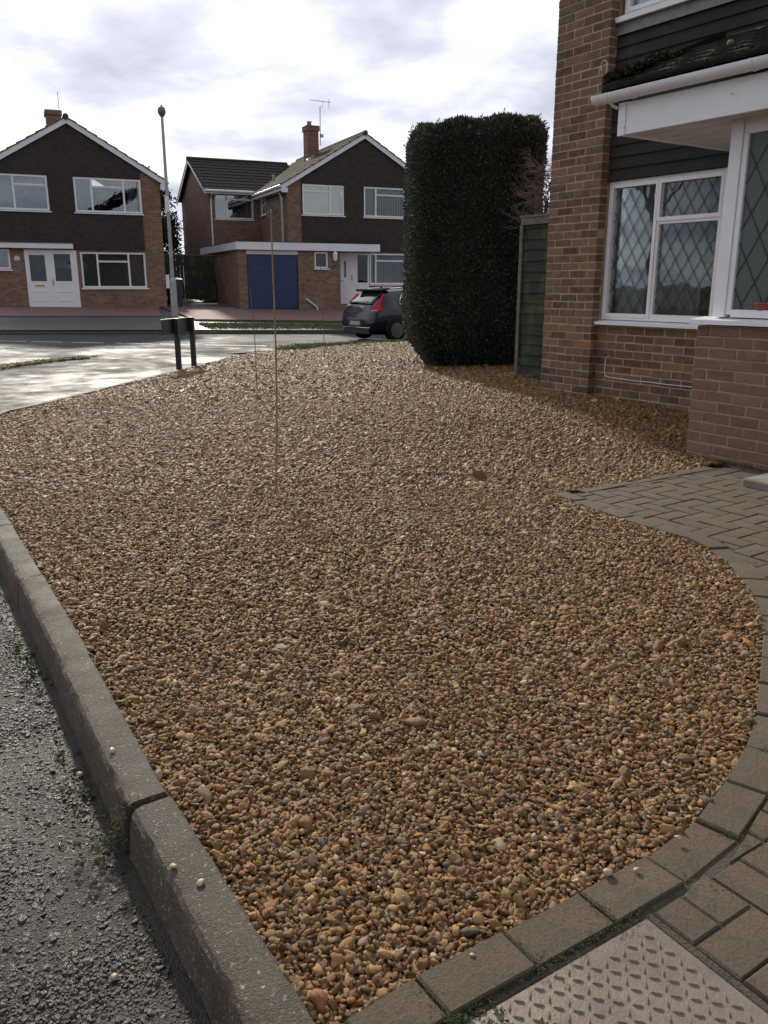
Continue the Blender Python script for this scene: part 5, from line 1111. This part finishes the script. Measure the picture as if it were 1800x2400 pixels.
def build_twigs():
    t = empty('bare_shrub', (1.86, 10.62, 0.1)); tag(t, 'leafless shrub with a tangle of purplish twigs above the fence', 'shrub')
    MB().box(-0.03, 0.03, -0.03, 0.03, 0, 2.15).build('support_post', 'stem_pale', t)
    trunk = MB().tube([(0.05, 0.02, 0), (0.07, 0.0, 1.4), (0.10, 0, 2.1)], [0.035, 0.03, 0.022], 7); trunk.build('trunk', 'bark', t)
    mb = MB(); random.seed(5)
    def grow(p, d, r, L, depth):
        pts = [p]; n = 4
        for i in range(n):
            d = (d+Vector((random.gauss(0, 0.22), random.gauss(0, 0.22), random.gauss(0, 0.16)))).normalized(); p = p+d*(L/n); pts.append(p)
        mb.tube(pts, [r*(1-0.5*i/n) for i in range(n+1)], 4, False)
        if depth > 0:
            for _ in range(random.choice((2, 3, 3))):
                q = pts[random.randint(1, n)]; nd = (d+Vector((random.gauss(0, 0.6), random.gauss(0, 0.5), random.gauss(0.0, 0.45)))).normalized(); grow(q, nd, r*0.62, L*random.uniform(0.55, 0.85), depth-1)
    for k in range(46):
        a = random.uniform(0, 6.283); d = Vector((math.cos(a)*0.9-0.25, math.sin(a)*0.4-0.1, random.uniform(-0.15, 0.75))).normalized(); grow(Vector((0.12, 0, random.uniform(1.85, 2.4))), d, 0.0065, 0.27, 3)
    mb.build('twigs', 'twig', t)
    # a couple of long whips against the sky
    for pts in ([(0.12, 0, 2.2), (0.30, 0.05, 2.6), (0.42, 0.1, 2.9), (0.50, 0.1, 3.05)], [(0.12, 0, 2.2), (0.2, 0.05, 2.6), (0.24, 0.1, 2.85), (0.22, 0.1, 3.0)]): tubes(t, 'whip', 'twig', pts, [0.006, 0.005, 0.004, 0.002], 5)
build_twigs()
# ------------------------------------------------------------------ street furniture and canes
def build_canes():
    spec = [((648, 1161), (638, 494), 0.0062, 'cane', 'thick yellow bamboo cane stuck upright in the gravel'), ((604, 915), (587, 676), 0.0055, 'cane_green', 'thin short cane in the gravel in line with the garage door edge'), ((760, 842), (752, 620), 0.0070, 'cane_green', 'thin dull cane near the far grass edge of the gravel')]
    for b, tp, r, m, lab in spec:
        p = gnd(*b, 0.0); p = gnd(*b, zgravel(p.x, p.y)); zb = zgravel(p.x, p.y); c, s = math.cos(PITCH), math.sin(PITCH); u = (tp[0]-900)/F; v = (1200-tp[1])/F; ry = c+v*s; ht = (-s+v*c)/ry*p.y+H-zb; dx = u/ry*p.y-p.x
        o = empty('bamboo_cane', (p.x, p.y, zb)); tag(o, lab, 'cane', 'canes in the gravel'); mb = MB(); n = 9
        pts = []; rr = []
        for i in range(n+1):
            t = i/n; q = Vector((dx*t+0.008*math.sin(5*t+r*900), 0.01*math.sin(3*t), -0.06+(ht+0.06)*t)); k = r*(1-0.35*t)
            for dt, f in ((-0.006, 1.0), (0.0, 1.22), (0.006, 1.0)): pts.append(q+Vector((0, 0, dt))); rr.append(k*f)
        mb.tube(pts, rr, 8); mb.build('stalk', m, o, smooth=True)
        if m == 'cane': # side shoots left at the top joint
            for dx2, dz in ((0.05, 0.05), (-0.04, 0.03), (0.07, -0.03)): MB().tube([(dx*0.97, 0, ht*0.975), (dx*0.97+dx2*0.6, 0.01, ht*0.975+dz*0.4), (dx*0.97+dx2, 0.015, ht*0.975+dz)], [0.003, 0.0025, 0.0015], 5).build('side_shoot', 'twig', o)
build_canes()
def build_sign():
    p1, p2 = gnd(420, 866, -0.02), gnd(455, 858, -0.02); d = (p2-p1); d.z = 0; L = d.length; d.normalize()
    t = empty('street_name_sign', tuple(p1), math.atan2(d.y, d.x)); tag(t, 'low street name sign on two black posts, seen from behind', 'sign')
    for x in (0.0, L):
        MB().box(x-0.035, x+0.035, -0.035, 0.035, -0.1, 0.745).build('post', 'black_paint', t, bevel=0.006); MB().box(x-0.038, x+0.038, -0.038, 0.038, 0.745, 0.755).build('post_cap', 'black_paint', t)
    MB().box(-0.40, L+0.14, 0.036, 0.052, 0.535, 0.745).build('board', 'black_paint', t, bevel=0.004); MB().box(-0.41, L+0.15, 0.034, 0.056, 0.746, 0.758).build('board_sun_rim', 'galvanised', t)  # sunlit rim of the board put in as a pale strip along its top
build_sign()
def build_lamp():
    s, w = to_street(-7.35, 29.9); z = zfar(s, w); t = empty('street_lamp', (-7.35, 29.9, z)); tag(t, 'tall slim grey street lamp column between the two houses', 'street lamp')
    autosmooth(MB().lathe([(0.115, -0.1), (0.115, 1.18), (0.10, 1.25), (0.07, 1.30)], 8).build('base_sleeve', 'galvanised', t), 40)
    autosmooth(MB().lathe([(0.068, 1.2), (0.062, 3.0), (0.052, 5.0), (0.045, 6.45)], 12).build('column', 'galvanised', t), 40)
    autosmooth(MB().lathe([(0.045, 6.42), (0.09, 6.47), (0.13, 6.55), (0.135, 6.62), (0.11, 6.70), (0.05, 6.74), (0.0, 6.75)], 14).build('lantern', 'lead_grey', t), 40)
    MB().lathe([(0.03, 6.74), (0.03, 6.79), (0.0, 6.80)], 8).build('photocell', 'dark_plastic', t)
    MB().box(-0.075, 0.075, -0.078, -0.066, 3.45, 3.95).build('number_label', 'upvc_white', t); MB().box(-0.20, -0.09, -0.12, -0.09, 0.95, 1.40).build('notice', 'upvc_white', t)
    MB().box(-0.13, 0.10, -0.10, -0.08, 1.16, 1.18).build('strap', 'metal_grey', t)
build_lamp()
def wheelie(loc, rz, lab):
    t = empty('wheelie_bin', loc, rz); tag(t, lab, 'bin', 'wheelie bins beside the houses')
    mb = MB().hexa([(-0.23, -0.28, 0.06), (0.23, -0.28, 0.06), (0.23, 0.28, 0.06), (-0.23, 0.28, 0.06), (-0.29, -0.34, 0.98), (0.29, -0.34, 0.98), (0.29, 0.34, 0.98), (-0.29, 0.34, 0.98)]); mb.build('body', 'dark_plastic', t, bevel=0.02)
    mb = MB().hexa([(-0.31, -0.38, 0.985), (0.31, -0.38, 0.985), (0.31, 0.36, 0.985), (-0.31, 0.36, 0.985), (-0.29, -0.34, 1.03), (0.29, -0.34, 1.03), (0.28, 0.34, 1.09), (-0.28, 0.34, 1.09)]); mb.build('lid', 'dark_plastic', t, bevel=0.012)
    MB().tube([(-0.24, 0.40, 0.98), (0.24, 0.40, 0.98)], 0.018, 8).build('handle', 'dark_plastic', t)
    for x in (-0.27, 0.27):
        w = MB().lathe([(0.10, -0.025), (0.10, 0.025)], 14).build('wheel', 'rubber', t, (x, 0.28, 0.10)); w.rotation_euler = (0, R(90), 0)
def hl(o, u, v): a = R(24); return (o[0]+u*math.cos(a)-v*math.sin(a), o[1]+u*math.sin(a)+v*math.cos(a))
H1, H2 = (-8.1316, 33.034), (-8.0503, 32.851)
def put(o, u, v): x, y = hl(o, u, v); s, w = to_street(x, y); return (x, y, zfar(s, w)+0.02)
wheelie(put(H1, 0.20, 0.75), R(24), 'dark wheelie bin against the corner of the house behind the lamp'); wheelie(put(H2, 2.22, 4.3), R(24), 'black wheelie bin beside the garage side wall')
def build_between():
    # closed board gate between the houses, dark evergreen behind it
    x, y, z = put(H1, -0.2, 3.6); t = empty('garden_gate', (x, y, z), R(24)); tag(t, 'dark boarded garden gate in the gap between the two houses', 'gate')
    for k in range(18): MB().box(0.15*k, 0.15*k+0.143, 0, 0.02, 0.03, 1.85).build('board', 'fence_board', t)
    for zz in (0.3, 1.5): MB().box(0.0, 2.7, 0.021, 0.06, zz, zz+0.09).build('rail', 'fence_board', t)
    MB().box(-0.05, 2.75, -0.02, 0.05, 1.852, 1.90).build('capping', 'fence_frame', t)
    for (hh, u, v, r, h, lab) in ((H1, 0.5, 8.5, 1.3, 5.6, 'dark evergreen tree rising behind the garden gate'), (H2, 1.3, 10.5, 1.4, 5.2, 'second evergreen tree further back in the gap between the houses')):
        x, y, z = put(hh, u, v); q = empty('evergreen_tree', (x, y, z)); tag(q, lab, 'tree')
        MB().tube([(0, 0, -0.2), (0.05, 0, h*0.5), (0, 0, h*0.9)], [0.13, 0.09, 0.03], 8).build('trunk', 'bark', q)
        mb = MB(); br = MB()
        for k in range(70):
            zz = h*random.uniform(0.06, 1.0); rr = r*(1-0.75*(zz/h)**1.6)*random.uniform(0.5, 1.0); a = random.uniform(0, 6.283); c = Vector((rr*math.cos(a), rr*math.sin(a), zz)); br.tube([(0, 0, zz-0.15), tuple(c)], [0.025, 0.008], 4)
            for _ in range(120):
                n = Vector((random.gauss(0, 1), random.gauss(0, 1), random.gauss(0, 1))).normalized(); spray(mb, c+n*random.uniform(0, 0.42), n, 0.17)
        br.build('limbs', 'bark', q); o = mb.build('crown', 'tree_leaf', q); o['kind'] = 'stuff'
    # sheet of white board lying by the drive
    x, y, z = put(H2, 1.1, 2.0); o = MB().box(0, 1.0, 0, 0.6, 0.0, 0.03).build('white_board', 'white_paint', None, (x, y, z), R(20)); tag(o, 'flat white board lying on the ground beside the bin', 'board')
build_between()
# ------------------------------------------------------------------ cars
def build_car(loc, rz, paint, label, zr):
    t = empty('parked_car', loc, rz); tag(t, label, 'car')
    # stations along the car from the tail (x=0) to the nose: half-widths and heights of the section's corner points
    def sec(x, wb, wm, ws, wr, zb, zm, zs, zt, zc): return [(x, 0.0, zb), (x, wb*0.7, zb), (x, wb, zb+0.04), (x, wm, zm), (x, wm, zs-0.12), (x, ws, zs), (x, wr, zt), (x, wr*0.62, zc-0.005), (x, 0.0, zc)]
    T = [(0.00, .55, .66, .60, .50, .36, .48, .58, .615, .62), (0.02, .66, .76, .70, .58, .28, .46, .64, .665, .67), (0.07, .76, .83, .76, .62, .22, .45, .70, .76, .77), (0.12, .80, .855, .79, .64, .20, .46, .80, .92, .95), (0.16, .82, .87, .81, .645, .20, .48, .90, .99, 1.01), (0.30, .83, .885, .83, .63, .19, .50, .95, 1.10, 1.13), (0.46, .83, .89, .845, .605, .18, .52, .97, 1.22, 1.26), (0.62, .83, .892, .85, .585, .18, .52, .975, 1.33, 1.365), (0.80, .83, .892, .85, .585, .18, .52, .97, 1.365, 1.40), (1.3, .83, .89, .85, .595, .18, .5, .95, 1.395, 1.43), (2.0, .83, .885, .85, .60, .18, .5, .93, 1.40, 1.44), (2.5, .83, .885, .845, .59, .18, .5, .915, 1.37, 1.41), (2.95, .83, .885, .84, .61, .18, .5, .90, 1.20, 1.24), (3.30, .83, .885, .82, .66, .18, .5, .88, 1.00, 1.03), (3.70, .82, .875, .80, .62, .2, .5, .84, .92, .95), (4.05, .78, .84, .75, .56, .2, .48, .76, .85, .87), (4.27, .68, .74, .66, .45, .23, .46, .66, .73, .75), (4.36, .50, .56, .5, .36, .30, .46, .55, .60, .61)]
    rings = []
    for r in T:
        h = sec(*r); full = h+[(x, -y, z) for x, y, z in reversed(h[1:-1])]; rings.append(full)
    mb = MB().loft(rings); body = mb.build('body', paint, t)
    autosmooth(body, 60); md = body.modifiers.new('sub', 'SUBSURF'); md.levels = 2; md.render_levels = 2
    def panel(name, mat, pts4, nu=6, nv=6, lift=0.0, parent=t, bow=0.0):
        """curved panel through 4 corners, bowed out a little"""
        a, b, c, d = [Vector(p) for p in pts4]; n = (b-a).cross(d-a).normalized(); g = MB()
        for i in range(nu+1):
            for j in range(nv+1):
                u, v = i/nu, j/nv; p = (a*(1-u)+b*u)*(1-v)+(d*(1-u)+c*u)*v+n*(lift+bow*(4*u*(1-u))**0.8); g.v.append(tuple(p))
        for i in range(nu):
            for j in range(nv): q = i*(nv+1)+j; g.f.append((q, q+nv+1, q+nv+2, q+1))
        o = g.build(name, mat, parent, smooth=True); sd = o.modifiers.new('thick', 'SOLIDIFY'); sd.thickness = 0.012; return o
    panel('rear_window', 'car_glass', [(0.165, 0.60, 1.00), (0.165, -0.60, 1.00), (0.60, -0.52, 1.335), (0.60, 0.52, 1.335)], 10, 6, 0.018, bow=0.035)
    MB().hexa([(0.40, -0.57, 1.345), (0.80, -0.55, 1.385), (0.80, 0.55, 1.385), (0.40, 0.57, 1.345), (0.38, -0.57, 1.405), (0.80, -0.55, 1.418), (0.80, 0.55, 1.418), (0.38, 0.57, 1.405)]).build('spoiler', 'rubber', t, bevel=0.012)
    for s in (-1, 1):
        def q(x, y, z): return (x, y*s, z)
        # boomerang tail lamp climbing the pillar
        g = MB(); out = [(0.13, 0.745, 0.865), (0.17, 0.70, 0.94), (0.34, 0.685, 1.12), (0.50, 0.645, 1.28), (0.56, 0.65, 1.29), (0.46, 0.705, 1.16), (0.31, 0.77, 1.01), (0.33, 0.83, 0.95), (0.42, 0.878, 0.885), (0.34, 0.88, 0.855), (0.20, 0.84, 0.85)]
        c = sum((Vector(p) for p in out), Vector())/len(out); k = len(out); n_out = Vector((-0.45, 0.85, 0.25)).normalized()*0.02
        g.v = [tuple(q(*(Vector(p)+n_out*0.9))) for p in out]+[tuple(q(*(Vector(p)-n_out*2))) for p in out]+[q(*(Vector((0.27, 0.80, 0.92))+n_out*1.2))]
        for i in range(k): j = (i+1) % k; g.f.append((i, j, 2*k) if s > 0 else (j, i, 2*k)); g.f.append((i, k+i, k+j, j))
        o = g.build('tail_light', 'lamp_red', t); 
        MB().hexa([q(0.10, 0.70, 0.83), q(0.17, 0.84, 0.83), q(0.21, 0.84, 0.83), q(0.14, 0.70, 0.83), q(0.10, 0.70, 0.858), q(0.17, 0.84, 0.858), q(0.21, 0.84, 0.858), q(0.14, 0.70, 0.858)]).build('reversing_light', 'lamp_clear', t)
        MB().box(0.02, 0.05, 0.60*s-0.06, 0.60*s+0.06, 0.40, 0.48).build('rear_reflector', 'lamp_red', t)
        # side glass with bright surround
        for x0, x1, x2, x3 in ((0.98, 1.62, 1.62, 1.12), (1.68, 2.78, 2.42, 1.68)):
            panel('side_window', 'car_glass', [q(x0, 0.842, 0.985), q(x1, 0.842, 0.975), q(x2, 0.645, 1.335), q(x3, 0.655, 1.315)] if s < 0 else [q(x1, 0.842, 0.975), q(x0, 0.842, 0.985), q(x3, 0.655, 1.315), q(x2, 0.645, 1.335)], 5, 5, 0.016, bow=0.012)
        tubes(t, 'window_trim', 'chrome', [q(2.85, 0.86, 0.965), q(1.6, 0.862, 0.975), q(1.0, 0.86, 0.985), q(0.93, 0.84, 1.03), q(0.98, 0.79, 1.14), q(1.12, 0.685, 1.31), q(1.6, 0.668, 1.345), q(2.42, 0.665, 1.345)], 0.011, 6)
        tubes(t, 'roof_rail', 'chrome', [q(0.78, 0.57, 1.42), q(1.3, 0.58, 1.455), q(2.4, 0.585, 1.44)], 0.014, 6)
        MB().tube([q(2.55, 0.88, 1.0), q(2.55, 1.0, 1.02)], 0.05, 8).build('door_mirror', paint, t)
        for wx in (0.80, 3.44):
            w = empty('wheel'); w.parent = t; w.location = q(wx, 0.80, 0.315)
            tyre = MB().lathe([(0.20, -0.105), (0.28, -0.108), (0.312, -0.085), (0.316, 0.0), (0.312, 0.085), (0.28, 0.108), (0.20, 0.105)], 28); to = autosmooth(tyre.build('tyre', 'rubber', w), 40); to.rotation_euler = (R(90), 0, 0)
            rim = MB().lathe([(0.205, -0.09), (0.20, 0.0), (0.205, 0.09)], 24)
            for i in range(5): a = i*1.2566; rim.hexa([(0.03*math.cos(a+1.2), 0.03*math.sin(a+1.2), 0.05), (0.20*math.cos(a+0.12), 0.20*math.sin(a+0.12), 0.07), (0.20*math.cos(a-0.12), 0.20*math.sin(a-0.12), 0.07), (0.03*math.cos(a-1.2), 0.03*math.sin(a-1.2), 0.05), (0.03*math.cos(a+1.2), 0.03*math.sin(a+1.2), 0.08), (0.20*math.cos(a+0.12), 0.20*math.sin(a+0.12), 0.09), (0.20*math.cos(a-0.12), 0.20*math.sin(a-0.12), 0.09), (0.03*math.cos(a-1.2), 0.03*math.sin(a-1.2), 0.08)])
            ro = rim.build('rim', 'alloy', w, (0, s*0.035, 0)); ro.rotation_euler = (R(-90)*s, 0, 0)
            ar = MB(); n = 16; o_, i_ = 0.355, 0.335
            for j in range(n): a0, a1 = math.pi*j/n, math.pi*(j+1)/n; ar.hexa([q(wx+i_*math.cos(a0), 0.84, 0.315+i_*math.sin(a0)), q(wx+i_*math.cos(a1), 0.84, 0.315+i_*math.sin(a1)), q(wx+i_*math.cos(a1), 0.90, 0.315+i_*math.sin(a1)), q(wx+i_*math.cos(a0), 0.90, 0.315+i_*math.sin(a0)), q(wx+o_*math.cos(a0), 0.84, 0.315+o_*math.sin(a0)), q(wx+o_*math.cos(a1), 0.84, 0.315+o_*math.sin(a1)), q(wx+o_*math.cos(a1), 0.90, 0.315+o_*math.sin(a1)), q(wx+o_*math.cos(a0), 0.90, 0.315+o_*math.sin(a0))])
            ar.build('wheel_arch', 'car_trim', t)
    MB().hexa([(-0.012, -0.34, 0.40), (0.05, -0.34, 0.40), (0.05, 0.34, 0.40), (-0.012, 0.34, 0.40), (0.012, -0.34, 0.60), (0.07, -0.34, 0.60), (0.07, 0.34, 0.60), (0.012, 0.34, 0.60)]).build('plate_recess', 'car_trim', t)
    MB().hexa([(-0.018, -0.26, 0.445), (-0.012, -0.26, 0.445), (-0.012, 0.26, 0.445), (-0.018, 0.26, 0.445), (-0.007, -0.26, 0.555), (0.0, -0.26, 0.555), (0.0, 0.26, 0.555), (-0.007, 0.26, 0.555)]).build('number_plate', 'plate_yellow', t)
    MB().box(0.0, 0.30, -0.66, 0.66, 0.20, 0.37).build('lower_bumper', 'car_trim', t, bevel=0.03)
    MB().tube([(0.03, -0.72, 0.385), (-0.005, -0.4, 0.385), (-0.005, 0.4, 0.385), (0.03, 0.72, 0.385)], 0.012, 6).build('bumper_trim', 'chrome', t)
    MB().tube([(0.17, 0.02, 1.03), (0.19, -0.22, 1.06), (0.20, -0.36, 1.08)], [0.03, 0.018, 0.008], 6).build('rear_wiper', 'car_trim', t)
    MB().tube([(0.95, 0.0, 1.42), (0.85, 0.0, 1.47), (0.83, 0, 1.455)], [0.03, 0.015, 0.006], 6).build('roof_aerial', 'car_trim', t)
    if paint == 'paint_black':        # chrome lettering across the tailgate
        cu = bpy.data.curves.new('lettering', 'FONT'); cu.body = 'VOLVO'; cu.size = 0.085; cu.extrude = 0.006; cu.space_character = 2.1; cu.align_x = 'CENTER'
        tmp = bpy.data.objects.new('lettering', cu); col.objects.link(tmp); bpy.context.view_layer.update(); me = bpy.data.meshes.new_from_object(tmp.evaluated_get(bpy.context.evaluated_depsgraph_get())); bpy.data.objects.remove(tmp)
        me.materials.clear(); me.materials.append(M['chrome']); lo = link('lettering', me, t, (0.118, 0.0, 0.905)); lo.rotation_euler = (R(76), 0, R(-90))
    MB().box(0.3, 4.1, -0.70, 0.70, 0.19, 0.32).build('underbody', 'car_trim', t)
    return t
ch = R(34.0)
wheel = Vector((0.30, 23.5)); hd = Vector((math.cos(ch), math.sin(ch))); lf = Vector((-hd.y, hd.x)); rear = wheel-hd*0.80+lf*0.80
build_car((rear.x, rear.y, zroad(rear.x, rear.y)-0.02), ch, 'paint_black', 'black hatchback with red tail lights parked beyond the gravel by the hedge', 0)
p = street(4.9, 2.3); q = Vector((0.25, 31.2))+Vector((math.cos(R(24)), math.sin(R(24))))*4.36; build_car((q.x, q.y, zfar(5.5, 3.2)+0.02), R(204), 'paint_silver', 'silver car on the drive, mostly hidden behind the black hatchback', 0)
# ------------------------------------------------------------------ bare trees beside the side road (mirrored in the windows)
def bare_tree(x, y, h, seed, lab):
    random.seed(seed); t = empty('bare_tree', (x, y, zroad(x, y)-0.1)); tag(t, lab, 'tree', 'bare winter trees along the side road')
    mb = MB(); tr = MB()
    tr.tube([(0, 0, 0), (0.1, 0, h*0.2), (0.05, 0.1, h*0.42)], [0.16, 0.12, 0.09], 9); tr.build('trunk', 'bark', t)
    def grow(p, d, r, L, k):
        pts = [p]
        for i in range(3): d = (d+Vector((random.gauss(0, 0.18), random.gauss(0, 0.18), random.gauss(0.04, 0.12)))).normalized(); p = p+d*L/3; pts.append(p)
        mb.tube(pts, [r, r*0.85, r*0.7, r*0.55], 5 if r > 0.02 else 3, False)
        if k > 0:
            for _ in range(3): grow(pts[random.choice((2, 3, 3))], (d+Vector((random.gauss(0, 0.55), random.gauss(0, 0.55), random.gauss(0.1, 0.4)))).normalized(), r*0.58, L*0.74, k-1)
    for i in range(6): a = i*1.05; grow(Vector((0.05, 0.1, h*0.4)), Vector((math.cos(a)*0.7, math.sin(a)*0.7, 1)).normalized(), 0.065, h*0.22, 5)
    mb.build('limbs', 'bark', t)
bare_tree(-17.0, 9.6, 9.0, 3, 'bare winter tree across the side road opposite the leaded window'); bare_tree(-14.0, 5.4, 8.0, 4, 'second bare tree further back along the side road')
